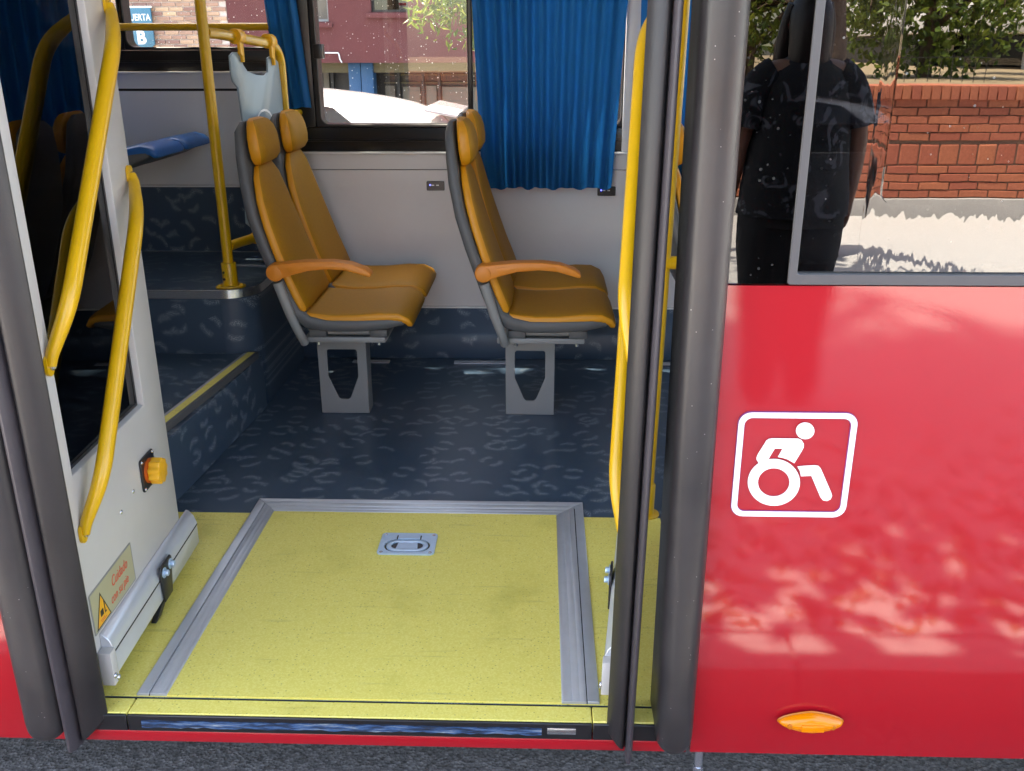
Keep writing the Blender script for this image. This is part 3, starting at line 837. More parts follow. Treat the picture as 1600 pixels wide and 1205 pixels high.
b = MB(); b.prism([(-1.9, 0.459), (-1.9, 0.725), (-1.52, 0.725), (-1.42, 0.66), (-1.36, 0.459)], 'y', 1.98, 2.304); b.build('wheel_arch_box', M['vinyl_xz'], bus, bevel=0.01)
# window frames and panes on the far side
def far_window(x0, x1, z0, z1, fr=0.02, clasp=False):
    b = MB()
    b.prism([(x0, z0), (x1, z0), (x1, z1), (x0, z1)], 'y', 2.322, 2.398, holes=[rrect(x0+fr, x1-fr, z0+0.012, z1-0.02, 0.03)])
    f = b.build('window', M['winframe'], bus, bevel=0.003, seg=1)
    g = MB(); g.box(x0+fr-0.004, x1-fr+0.004, 2.362, 2.366, z0+0.008, z1-0.016); g.build('pane', M['clearglass'], f)
    if clasp:
        c = MB(); c.box(x0+fr-0.01, x0+fr+0.028, 2.300, 2.345, 1.235, 1.29); c.build('window_latch', M['blackplastic'], f, bevel=0.004)
    return f
def black_band(x0, x1, z0, z1):
    b = MB()
    b.box(x0, x1, 2.322, 2.398, z0, z1)
    b.build('window_lower_frame', M['winframe'], bus, bevel=0.003)
    b = MB()
    b.box(x0, x1, 2.312, 2.3215, z0+(z1-z0)*0.42, z0+(z1-z0)*0.50)
    b.build('window_lower_frame', M['winframe'], bus, bevel=0.003)
black_band(-0.690, 4.2, 0.8745, 0.970)
black_band(-4.2, -0.692, 1.1885, 1.268)
far_window(-0.573, 0.115, 0.9705, 1.93, fr=0.022, clasp=True)
b = MB(); b.box(-0.690, -0.5735, 2.318, 2.398, 0.9705, 1.93); b.build('window_pillar', M['winframe'], bus, bevel=0.004)
b = MB(); b.box(0.052, 0.072, 2.296, 2.3215, 0.975, 1.93); b.build('window_divider', M['winframe'], bus, bevel=0.003)
far_window(0.1155, 0.690, 0.9705, 1.93)
b = MB(); b.box(0.674, 0.752, 2.300, 2.3215, 0.8745, 1.93); b.build('window_pillar', M['wall2'], bus, bevel=0.006)
far_window(0.745, 2.4, 0.9705, 1.93)
far_window(2.45, 4.15, 0.9705, 1.93)
far_window(-1.325, -0.6905, 1.2685, 1.93, fr=0.013)
far_window(-2.6, -1.3255, 1.2685, 1.93, fr=0.013)
far_window(-4.15, -2.65, 1.2685, 1.93)
wall_part('wall_panel', M['wall'], -4.2, 4.2, 1.9305, 2.5)
for x0, x1 in ((2.4005, 2.4495),): wall_part('wall_panel', M['wall'], x0, x1, 0.9705, 1.93)
wall_part('wall_panel', M['wall'], -2.6495, -2.6005, 1.2685, 1.93)
# aluminium floor rails for the seats
def floor_rail(x0, x1, y):
    for dy in (0, 0.02):
        b = MB(); b.box(x0, x1, y+dy, y+dy+0.012, -0.0025, 0.003); b.build('floor_rail', M['alu'], bus, bevel=0.001, seg=1)
floor_rail(-0.46, -0.30, 2.19); floor_rail(-0.02, 0.235, 2.19); floor_rail(0.72, 0.92, 2.19)
# usb sockets
for xs, zs in ((-0.090, 0.737), (0.618, 0.717)):
    b = MB(); b.prism(rrect(xs-0.037, xs+0.037, zs-0.019, zs+0.019, 0.004), 'y', 2.303, 2.3118)
    u = b.build('usb_socket', M['blackplastic'], bus, bevel=0.001, seg=1)
    b = MB(); b.cyl((xs-0.022, 2.3028, zs+0.004), (xs-0.022, 2.3005, zs+0.004), 0.0028, n=10); b.build('indicator_light', M['led'], u)
    for dx in (-0.010, 0.009):
        b = MB(); b.box(xs+dx-0.006, xs+dx+0.005, 2.3015, 2.3028, zs+0.001, zs+0.005); b.build('usb_port', M['trim'], u)

# roundel sign, stuck on the red side
SGN = YS - 0.0034
def flat(pts, name, mat, parent, y0, y1, holes=()):
    b = MB(); b.prism(pts, 'y', y0, y1, holes=holes); return b.build(name, mat, parent, smooth=False)
so_, si_ = rrect(0.6995, 0.9050, 0.4740, 0.6765, 0.022), rrect(0.7095, 0.8950, 0.4840, 0.6665, 0.014)
sign = flat(rrect(0.6985, 0.9060, 0.4730, 0.6775, 0.0225), 'accessibility_sign', M['violet'], bus, SGN+0.0016, SGN+0.006, holes=[rrect(0.7105, 0.8940, 0.4850, 0.6655, 0.013)])
flat(so_, 'sign_border', M['whitevinyl'], sign, SGN+0.0004, SGN+0.0026, holes=[si_])
HEAD = [(0.8322, -0.0634, 0.643), (0.8322, -0.0634, 0.6396), (0.8314, -0.0634, 0.6362), (0.8298, -0.0634, 0.6332), (0.8276, -0.0634, 0.6307), (0.8247, -0.0634, 0.6288), (0.8215, -0.0634, 0.6276), (0.818, -0.0634, 0.6271), (0.8144, -0.0634, 0.6275), (0.8109, -0.0634, 0.6286), (0.8077, -0.0634, 0.6305), (0.8049, -0.0634, 0.6329), (0.8027, -0.0634, 0.6359), (0.8012, -0.0634, 0.6392), (0.8004, -0.0634, 0.6427), (0.8005, -0.0634, 0.6462), (0.8013, -0.0634, 0.6495), (0.8029, -0.0634, 0.6525), (0.8051, -0.0634, 0.655), (0.808, -0.0634, 0.6569), (0.8112, -0.0634, 0.6581), (0.8147, -0.0634, 0.6585), (0.8182, -0.0634, 0.6581), (0.8217, -0.0634, 0.657), (0.8249, -0.0634, 0.6552), (0.8277, -0.0634, 0.6528), (0.8299, -0.0634, 0.6498), (0.8314, -0.0634, 0.6465)]
ARM = [(0.7421, -0.0634, 0.5785), (0.737, -0.0634, 0.5861), (0.7363, -0.0634, 0.59), (0.7382, -0.0634, 0.5969), (0.7508, -0.0634, 0.6233), (0.7549, -0.0634, 0.6266), (0.7601, -0.0634, 0.6278), (0.8058, -0.0634, 0.6278), (0.8119, -0.0634, 0.6249), (0.8165, -0.0634, 0.6182), (0.8168, -0.0634, 0.6115), (0.8144, -0.0634, 0.6046), (0.8036, -0.0634, 0.5805), (0.7913, -0.0634, 0.5878), (0.7812, -0.0634, 0.5912), (0.774, -0.0634, 0.5922), (0.7808, -0.0634, 0.6087), (0.7667, -0.0634, 0.6085), (0.7561, -0.0634, 0.5854), (0.7492, -0.0634, 0.5823)]
WHO = [(0.8174, -0.0634, 0.5432), (0.8176, -0.0634, 0.5366), (0.8168, -0.0634, 0.5302), (0.8152, -0.0634, 0.5239), (0.8126, -0.0634, 0.5181), (0.8092, -0.0634, 0.5127), (0.805, -0.0634, 0.5079), (0.8001, -0.0634, 0.5039), (0.7946, -0.0634, 0.5006), (0.7886, -0.0634, 0.4981), (0.7822, -0.0634, 0.4966), (0.7757, -0.0634, 0.4961), (0.769, -0.0634, 0.4964), (0.7624, -0.0634, 0.4978), (0.7559, -0.0634, 0.5), (0.7498, -0.0634, 0.5031), (0.7441, -0.0634, 0.5071), (0.739, -0.0634, 0.5117), (0.7346, -0.0634, 0.517), (0.7309, -0.0634, 0.5228), (0.7281, -0.0634, 0.529), (0.7261, -0.0634, 0.5354), (0.7251, -0.0634, 0.542), (0.725, -0.0634, 0.5485), (0.7259, -0.0634, 0.555), (0.7276, -0.0634, 0.5611), (0.7303, -0.0634, 0.5669), (0.7338, -0.0634, 0.5721), (0.738, -0.0634, 0.5768), (0.7429, -0.0634, 0.5807), (0.7484, -0.0634, 0.5839), (0.7543, -0.0634, 0.5862), (0.7605, -0.0634, 0.5877), (0.767, -0.0634, 0.5882), (0.7735, -0.0634, 0.5879), (0.78, -0.0634, 0.5866), (0.7864, -0.0634, 0.5844), (0.7924, -0.0634, 0.5814), (0.798, -0.0634, 0.5775), (0.8031, -0.0634, 0.573), (0.8075, -0.0634, 0.5679), (0.8112, -0.0634, 0.5622), (0.8142, -0.0634, 0.5561), (0.8162, -0.0634, 0.5497)]
WHI = [(0.7992, -0.0634, 0.543), (0.7992, -0.0634, 0.5381), (0.7984, -0.0634, 0.5333), (0.7968, -0.0634, 0.5288), (0.7944, -0.0634, 0.5247), (0.7913, -0.0634, 0.5212), (0.7875, -0.0634, 0.5183), (0.7832, -0.0634, 0.5161), (0.7786, -0.0634, 0.5148), (0.7738, -0.0634, 0.5143), (0.7688, -0.0634, 0.5146), (0.7639, -0.0634, 0.5159), (0.7593, -0.0634, 0.5179), (0.755, -0.0634, 0.5207), (0.7512, -0.0634, 0.5241), (0.748, -0.0634, 0.5281), (0.7456, -0.0634, 0.5326), (0.7439, -0.0634, 0.5373), (0.743, -0.0634, 0.5422), (0.743, -0.0634, 0.5471), (0.7438, -0.0634, 0.5518), (0.7455, -0.0634, 0.5563), (0.748, -0.0634, 0.5603), (0.7511, -0.0634, 0.5638), (0.7548, -0.0634, 0.5666), (0.7591, -0.0634, 0.5687), (0.7637, -0.0634, 0.5701), (0.7685, -0.0634, 0.5705), (0.7734, -0.0634, 0.5702), (0.7782, -0.0634, 0.569), (0.7828, -0.0634, 0.567), (0.787, -0.0634, 0.5643), (0.7908, -0.0634, 0.5609), (0.794, -0.0634, 0.5569), (0.7965, -0.0634, 0.5525), (0.7982, -0.0634, 0.5478)]
LEG = [(0.8099, -0.0634, 0.5738), (0.821, -0.0634, 0.5754), (0.8395, -0.0634, 0.5766), (0.8466, -0.0634, 0.5757), (0.8513, -0.0634, 0.5708), (0.8747, -0.0634, 0.5244), (0.8773, -0.0634, 0.5173), (0.8754, -0.0634, 0.5103), (0.8695, -0.0634, 0.5067), (0.8622, -0.0634, 0.508), (0.857, -0.0634, 0.514), (0.8363, -0.0634, 0.5564), (0.8181, -0.0634, 0.5552), (0.8152, -0.0634, 0.5654)]
def xz(L): return [(p[0], p[2]) for p in L]
flat(xz(HEAD), 'sign_head', M['whitevinyl'], sign, SGN+0.0004, SGN+0.0026)
flat(xz(ARM), 'sign_torso', M['whitevinyl'], sign, SGN+0.0004, SGN+0.0026)
flat(xz(WHO), 'sign_wheel', M['whitevinyl'], sign, SGN+0.0002, SGN+0.0026, holes=[xz(WHI)])
flat(xz(LEG), 'sign_leg', M['whitevinyl'], sign, SGN+0.0004, SGN+0.0026)

# amber side marker: boat-shaped lens on a base
def lens(cx, cz, a, c, d, name, mat, parent, y):
    b = MB(); n, m = 32, 6
    rings = []
    for j in range(m+1):
        t = math.pi/2*j/m
        rr, dd = math.cos(t)**0.7, math.sin(t)
        if j == m: break
        ring = []
        for k in range(n):
            th = 2*math.pi*k/n
            xx = math.cos(th); sh = math.sin(th)*(1-0.25*abs(xx))
            ring.append(b.bm.verts.new((cx + a*rr*xx, y - d*dd, cz + c*rr*sh)))
        rings.append(ring)
    b.face(rings[0])
    for r0, r1 in zip(rings, rings[1:]):
        for k in range(n): b.face([r0[k], r0[(k+1) % n], r1[(k+1) % n], r1[k]])
    b.face(rings[-1])
    return b.build(name, mat, parent, angle=60)
lamp = lens(0.8925, 0.0205, 0.0655, 0.0245, 0.004, 'marker_lamp', M['amberdark'], bus, YS-0.001)
lens(0.8925, 0.0205, 0.063, 0.0225, 0.017, 'lens', M['amber'], lamp, YS-0.004)
for dx in (-0.043, 0.040):
    b = MB(); b.cyl((0.8925+dx, YS-0.0155, 0.019), (0.8925+dx, YS-0.0185, 0.019), 0.0062, n=14); b.build('lamp_screw', M['amberdark'], lamp, bevel=0.001)
b = MB(); b.box(0.8925-0.022, 0.8925+0.022, YS-0.0225, YS-0.020, 0.010, 0.026); b.build('lens_facet', M['amber'], lamp, bevel=0.002)

# ---------------------------------------------------------------- door leaves (local: d along the leaf, o out of its inner face into the opening, z up)
def door_leaf(side):
    if side < 0:
        ox, oy, dx, fl_ = -0.5580, 0.0, -0.040, 1.0
        hoff = 0.048
    else:
        ox, oy, dx, fl_ = 0.523, 0.0, 0.125, -1.0
        hoff = 0.031
    lean = 0.0 if side < 0 else 0.013
    xf = lambda p: Vector((ox + dx*p[0] + fl_*p[1] + lean*(p[2]-0.3), oy + p[0], p[2]))
    # leaf plate with window opening, stepped stiles (axes: 'y' prism gives (d, o, z))
    b = MB(xf)
    b.prism([(0.0, 0.03), (0.532, 0.03), (0.532, 2.0), (0.0, 2.0)], 'y', -0.034, 0.0, holes=[[(0.038, 0.490), (0.420, 0.490), (0.420, 1.94), (0.038, 1.94)]])
    leaf = b.build('door_leaf', M['white'], bus, bevel=0.0025)
    b = MB(xf)
    b.box(0.5325, 0.541, -0.031, -0.004, 0.028, 2.0)
    b.build('door_gasket', M['blackplastic'], leaf, bevel=0.002)
    b = MB(xf)
    b.prism([(0.037, 0.489), (0.421, 0.489), (0.421, 1.941), (0.037, 1.941)], 'y', -0.024, -0.016, holes=[[(0.044, 0.497), (0.413, 0.497), (0.413, 1.934), (0.044, 1.934)]])
    b.build('glass_gasket', M['blackplastic'], leaf)
    b = MB(xf); b.box(0.0385, 0.4195, -0.0215, -0.0175, 0.4905, 1.9395); b.build('glass_pane', M['doorglass'], leaf)
    # front rubber edge: two-lobed profile, slanted lower end
    prof = [(0.002, 0.002), (-0.030, 0.018), (-0.052, 0.031), (-0.066, 0.014), (-0.074, -0.002), (-0.076, -0.014), (-0.072, -0.023), (-0.060, -0.028), (0.002, -0.028)]
    if side > 0: prof = [(q[0], q[1]*0.70 if q[1] > 0 else q[1]*0.62) for q in prof]
    b = MB(xf)
    zb = lambda o: -0.010 - 0.055*min(1, max(0, (0.028-o)/0.055))
    lo = [b.bm.verts.new((p[0], p[1], zb(p[1]))) for p in prof]; hi = [b.bm.verts.new((p[0], p[1], 2.0)) for p in prof]
    b.face(lo); b.face(hi)
    for i in range(len(prof)):
        j = (i+1) % len(prof); b.face([lo[i], hi[i], hi[j], lo[j]])
    b.build('door_seal', M['rubber'], leaf, bevel=0.004, seg=2)
    fp = [(0.002, -0.0285), (-0.058, -0.0285), (-0.080, -0.034), (-0.090, -0.042), (-0.086, -0.050), (-0.062, -0.054), (0.002, -0.052)]
    if side > 0: fp = [(q[0], q[1]*0.64 + 0.0006) for q in fp]
    b = MB(xf)
    lo = [b.bm.verts.new((q[0], q[1], -0.058 - 0.016*(q[0] < -0.05))) for q in fp]; hi = [b.bm.verts.new((q[0], q[1], 2.0)) for q in fp]
    b.face(lo); b.face(hi)
    for i in range(len(fp)):
        j = (i+1) % len(fp); b.face([lo[i], hi[i], hi[j], lo[j]])
    b.build('seal_flange', M['flange'], leaf, bevel=0.003, seg=2)
    # bottom rail
    xf0 = xf
    if side > 0: xf = lambda p: xf0((p[0], p[1]+0.009, p[2]))
    b = MB(xf)
    b.prism([(0.0005, 0.030), (0.021, 0.030), (0.026, 0.036), (0.026, 0.088), (0.0265, 0.096), (0.020, 0.116), (0.008, 0.130), (0.0005, 0.132)], 'x', 0.026, 0.580)
    b.build('bottom_rail', M['alurail'], leaf, bevel=0.0012, seg=1)
    b = MB(xf); b.box(0.0265, 0.5805, 0.0245, 0.0268, 0.0875, 0.0915); b.build('rail_groove', M['blackback'], leaf)
    b = MB(xf); b.box(0.002, 0.0285, 0.001, 0.029, 0.022, 0.102); b.build('rail_end_cap', M['white'], leaf, bevel=0.003)
    for z in (0.045, 0.032):
        b = MB(xf); b.dome((0.008 + (0.045-z)*0.9, 0.029, z), (0, 1, 0), 0.0065, 0.005); b.build('cap_screw', M['screw'], leaf)
    b = MB(xf)
    b.prism([(0.292, 0.112), (0.300, 0.124), (0.365, 0.124), (0.372, 0.116), (0.352, 0.030), (0.300, 0.030)], 'y', 0.027, 0.033)
    b.build('door_bracket', M['blackmetal'], leaf, bevel=0.0025)
    b = MB(xf)
    b.prism([(0.300, 0.029), (0.345, 0.029), (0.285, 0.005), (0.250, 0.005)], 'y', 0.010, 0.024)
    b.build('door_guide', M['blackmetal'], leaf, bevel=0.0015)
    for d in (0.312, 0.354):
        b = MB(xf)
        b.cyl((d, 0.033, 0.105), (d, 0.036, 0.105), 0.013, n=20); b.cyl((d, 0.036, 0.105), (d, 0.045, 0.105), 0.008, n=6)
        b.build('bracket_bolt', M['zinc'], leaf, bevel=0.0008, seg=1)
    xf = xf0
    # two bent grab handles with flattened ends
    for (z0, z1, d1, d0) in ((0.735, 1.358, 0.521, 0.016), (0.378, 1.005, 0.515, 0.029)):
        b = MB(xf)
        path, rad = fillet([(d1, 0.008, z1+0.004), (d1-0.006, 0.014, z1-0.012), (d1-0.108, hoff+0.004, z1-0.070), (d0+0.030, hoff, z0+0.100), (d0+0.002, 0.012, z0+0.010), (d0, 0.008, z0-0.010)], [0.010, 0.012, 0.0163, 0.0163, 0.012, 0.010], [0, 0.012, 0.07, 0.06, 0.012, 0])
        b.tube(path, rad, n=14)
        for (d, z) in ((d1, z1+0.004), (d0, z0-0.010)):
            b.prism(rrect(d-0.013, d+0.013, z-0.020, z+0.020, 0.012), 'y', 0.001, 0.007)
        b.build('grab_handle', M['yellowrail'], leaf, angle=60)
        for (d, z) in ((d1+0.004, z1+0.002), (d0+0.004, z0-0.012)):
            b = MB(xf); b.cyl((d, 0.007, z), (d, 0.0105, z), 0.0085, n=16); b.dome((d, 0.0105, z), (0, 1, 0), 0.0068, 0.006)
            b.build('handle_bolt', M['screw'], leaf)
    # emergency knob
    b = MB(xf); b.prism(rrect(0.338, 0.418, 0.300, 0.382, 0.008), 'y', 0.0005, 0.006)
    b.build('knob_plate', M['blackmetal'], leaf, bevel=0.0015, seg=1)
    b = MB(xf); b.cyl((0.378, 0.006, 0.341), (0.378, 0.013, 0.341), 0.030, n=28); b.build('knob_disc', M['knobred'], leaf)
    pts = []
    for k in range(72):
        a = 2*math.pi*k/72; r = 0.0295 + 0.0022*math.cos(a*9)
        pts.append((0.378 + r*math.cos(a), 0.341 + r*math.sin(a)))
    b = MB(xf); b.prism(pts, 'y', 0.013, 0.040); b.build('door_knob', M['knob'], leaf, bevel=0.003, angle=60)
    for d, z in ((0.345, 0.307), (0.411, 0.307), (0.345, 0.375), (0.411, 0.375)):
        b = MB(xf); b.dome((d, 0.006, z), (0, 1, 0), 0.004, 0.0025, n=10, m=3); b.build('plate_screw', M['screw'], leaf)
    for d, z in ((0.290, 0.330), (0.215, 0.317)):
        b = MB(xf); b.dome((d, 0.0, z), (0, 1, 0), 0.0055, 0.003, n=12, m=3); b.build('panel_screw', M['screw'], leaf)
    if side < 0:
        # warning sticker: "Cuidado con su pie"
        b = MB(xf)
        b.prism(rrect(0.010, 0.232, 0.137, 0.233, 0.004), 'y', 0.0003, 0.0012)
        b.build('warning_sticker', M['pedestal'], leaf, smooth=False)
        b = MB(xf); b.prism(rrect(0.014, 0.228, 0.141, 0.229, 0.003), 'y', 0.0011, 0.0016)
        b.build('sticker_face', M['stickerbeige'], leaf, smooth=False)
        b = MB(xf); b.prism([(0.020, 0.142), (0.092, 0.142), (0.056, 0.214)], 'y', 0.0015, 0.0020)
        b.build('warning_triangle', M['stickblack'], leaf, smooth=False)
        b = MB(xf); b.prism([(0.0255, 0.1455), (0.0865, 0.1455), (0.056, 0.2065)], 'y', 0.0019, 0.0024)
        b.build('triangle_face', M['stickeryel'], leaf, smooth=False)
        b = MB(xf); b.prism([(0.044, 0.162), (0.058, 0.162), (0.058, 0.176), (0.044, 0.176)], 'y', 0.0023, 0.0028)
        b.prism([(0.064, 0.160), (0.072, 0.160), (0.072, 0.163), (0.067, 0.163), (0.067, 0.190), (0.064, 0.190)], 'y', 0.0023, 0.0028)
        b.build('foot_symbol', M['stickblack'], leaf, smooth=False)
        b = MB(xf)
        b.prism([(0.044, 0.150), (0.070, 0.150), (0.070, 0.1515), (0.044, 0.1515)], 'y', 0.0023, 0.0027)
        b.prism([(0.040, 0.1545), (0.060, 0.1545), (0.060, 0.156), (0.040, 0.156)], 'y', 0.0023, 0.0027)
        b.build('small_print', M['stickered'], leaf, smooth=False)
        for txt, d, z in (('Cuidado', 0.112, 0.190), ('con su pie', 0.099, 0.156)):
            A = xf((d, 0.0022, z)); U = (xf((d+1, 0.0022, z)) - A).normalized(); Z = Vector((0, 0, 1)); Nn = U.cross(Z)
            Mt = Matrix(((U.x, Z.x, Nn.x, A.x), (U.y, Z.y, Nn.y, A.y), (U.z, Z.z, Nn.z, A.z), (0, 0, 0, 1)))
            text_mesh('lettering', txt, 0.034 if txt[0] == 'C' else 0.031, M['stickered'], leaf, Mt, extrude=0.0002, shear=0.25, sx=0.74)
    return leaf
door_leaf(-1)
door_leaf(1)

# ---------------------------------------------------------------- fold-out wheelchair ramp, closed flush in the floor
ramp = thing('wheelchair_ramp', 'closed yellow wheelchair ramp framed in aluminium in the doorway floor', 'ramp', (0, 0.45, 0))
b = MB(); b.box(-0.424, 0.402, 0.002, 0.822, -0.05, 0.002); b.build('ramp_panel', M['yellow'], ramp)
def rail(prof, y0, y1, m0, m1):
    # profile (x, z) swept along y with mitred far end
    b = MB()
    A = [b.bm.verts.new((x, y0, z)) for x, z in prof]; B = [b.bm.verts.new((x, y1(x), z)) for x, z in prof]
    b.face(A); b.face(B)
    for i in range(len(prof)): j = (i+1) % len(prof); b.face([A[i], B[i], B[j], A[j]])
    return b
lm = lambda x: 0.893 - (x+0.488)*1.10
for nm, prof in (('frame_rail', [(-0.488, -0.02), (-0.488, 0.004), (-0.485, 0.006), (-0.4625, 0.006), (-0.4625, -0.02)]),
                 ('frame_rail', [(-0.460, -0.02), (-0.460, 0.006), (-0.450, 0.0062), (-0.449, 0.0056), (-0.4485, 0.0062), (-0.436, 0.0062), (-0.4355, 0.0056), (-0.435, 0.0062), (-0.428, 0.0058), (-0.424, 0.0035), (-0.424, -0.02)])):
    rail(prof, 0.0018, lm, 0, 0).build(nm, M['alu'], ramp, bevel=0.0006, seg=1)
rm = lambda x: 0.893 - (0.4805-x)*1.0
for nm, prof in (('frame_rail', [(0.4805, -0.02), (0.4805, 0.004), (0.477, 0.006), (0.456, 0.006), (0.456, -0.02)]),
                 ('frame_rail', [(0.4535, -0.02), (0.4535, 0.006), (0.440, 0.0062), (0.4395, 0.0056), (0.439, 0.0062), (0.424, 0.0062), (0.4235, 0.0056), (0.423, 0.0062), (0.407, 0.0058), (0.402, 0.0035), (0.402, -0.02)])):
    rail(prof, 0.0018, rm, 0, 0).build(nm, M['alu'], ramp, bevel=0.0006, seg=1)
for x0 in (-0.4625, 0.4535):
    b = MB(); b.box(x0, x0+0.0025, 0.002, 0.86, -0.02, 0.0015); b.build('rail_gap', M['blackback'], ramp)
# stepped back profile
bk = [(0.895, -0.02), (0.895, 0.006), (0.876, 0.007), (0.8755, 0.0055), (0.871, 0.0055), (0.8705, 0.0068), (0.852, 0.0062), (0.8515, 0.0042), (0.847, 0.0042), (0.8465, 0.0054), (0.836, 0.0048), (0.8355, 0.0034), (0.833, 0.0034), (0.8325, 0.0044), (0.823, 0.003), (0.823, -0.02)]
b = MB()
A = [b.bm.verts.new((-0.488 + (0.895-y)*0.90, y, z)) for y, z in bk]; B = [b.bm.verts.new((0.4805 - (0.895-y)*1.0, y, z)) for y, z in bk]
b.face(A); b.face(B)
for i in range(len(bk)): j = (i+1) % len(bk); b.face([A[i], B[i], B[j], A[j]])
b.build('back_rail', M['alu'], ramp, bevel=0.0004, seg=1)
# recessed lifting latch
lx, ly = -0.005, 0.639
b = MB()
b.prism(rrect(lx-0.077, lx+0.077, ly-0.057, ly+0.057, 0.012), 'z', 0.0022, 0.0065, holes=[rrect(lx-0.062, lx+0.062, ly-0.045, ly+0.020, 0.031, 8)])
lt_ = b.build('latch_plate', M['zinc'], ramp, bevel=0.0008, seg=1)
b = MB(); b.prism(rrect(lx-0.0615, lx+0.0615, ly-0.0445, ly+0.0195, 0.031, 8), 'z', 0.0021, 0.0028); b.build('latch_well', M['blackmetal'], lt_)
b = MB(); b.prism(rrect(lx-0.057, lx+0.057, ly-0.0405, ly+0.0165, 0.028, 8), 'z', 0.0030, 0.0072, holes=[rrect(lx-0.043, lx+0.043, ly-0.030, ly+0.006, 0.0175, 8)])
b.build('latch_ring', M['zinc'], lt_, bevel=0.0012)
b = MB(); b.prism([(lx-0.030, ly-0.030), (lx+0.030, ly-0.030), (lx+0.026, ly+0.0055), (lx-0.026, ly+0.0055)], 'z', 0.0029, 0.0060)
b.build('latch_tongue', M['zinc'], lt_, bevel=0.0008, seg=1)
b = MB(); b.box(lx-0.030, lx+0.030, ly+0.021, ly+0.041, 0.0066, 0.0088); b.build('latch_hinge', M['zinc'], lt_, bevel=0.001, seg=1)
for x0 in (lx-0.034, lx+0.0305):
    b = MB(); b.box(x0, x0+0.0035, ly+0.020, ly+0.042, 0.0064, 0.0068); b.build('hinge_slot', M['blackmetal'], lt_)
for dx in (-0.066, 0.066):
    for dy in (-0.047, 0.047):
        b = MB(); b.dome((lx+dx, ly+dy, 0.0064), (0, 0, 1), 0.0052, 0.0016, n=12, m=3); b.build('latch_screw', M['screw'], lt_)

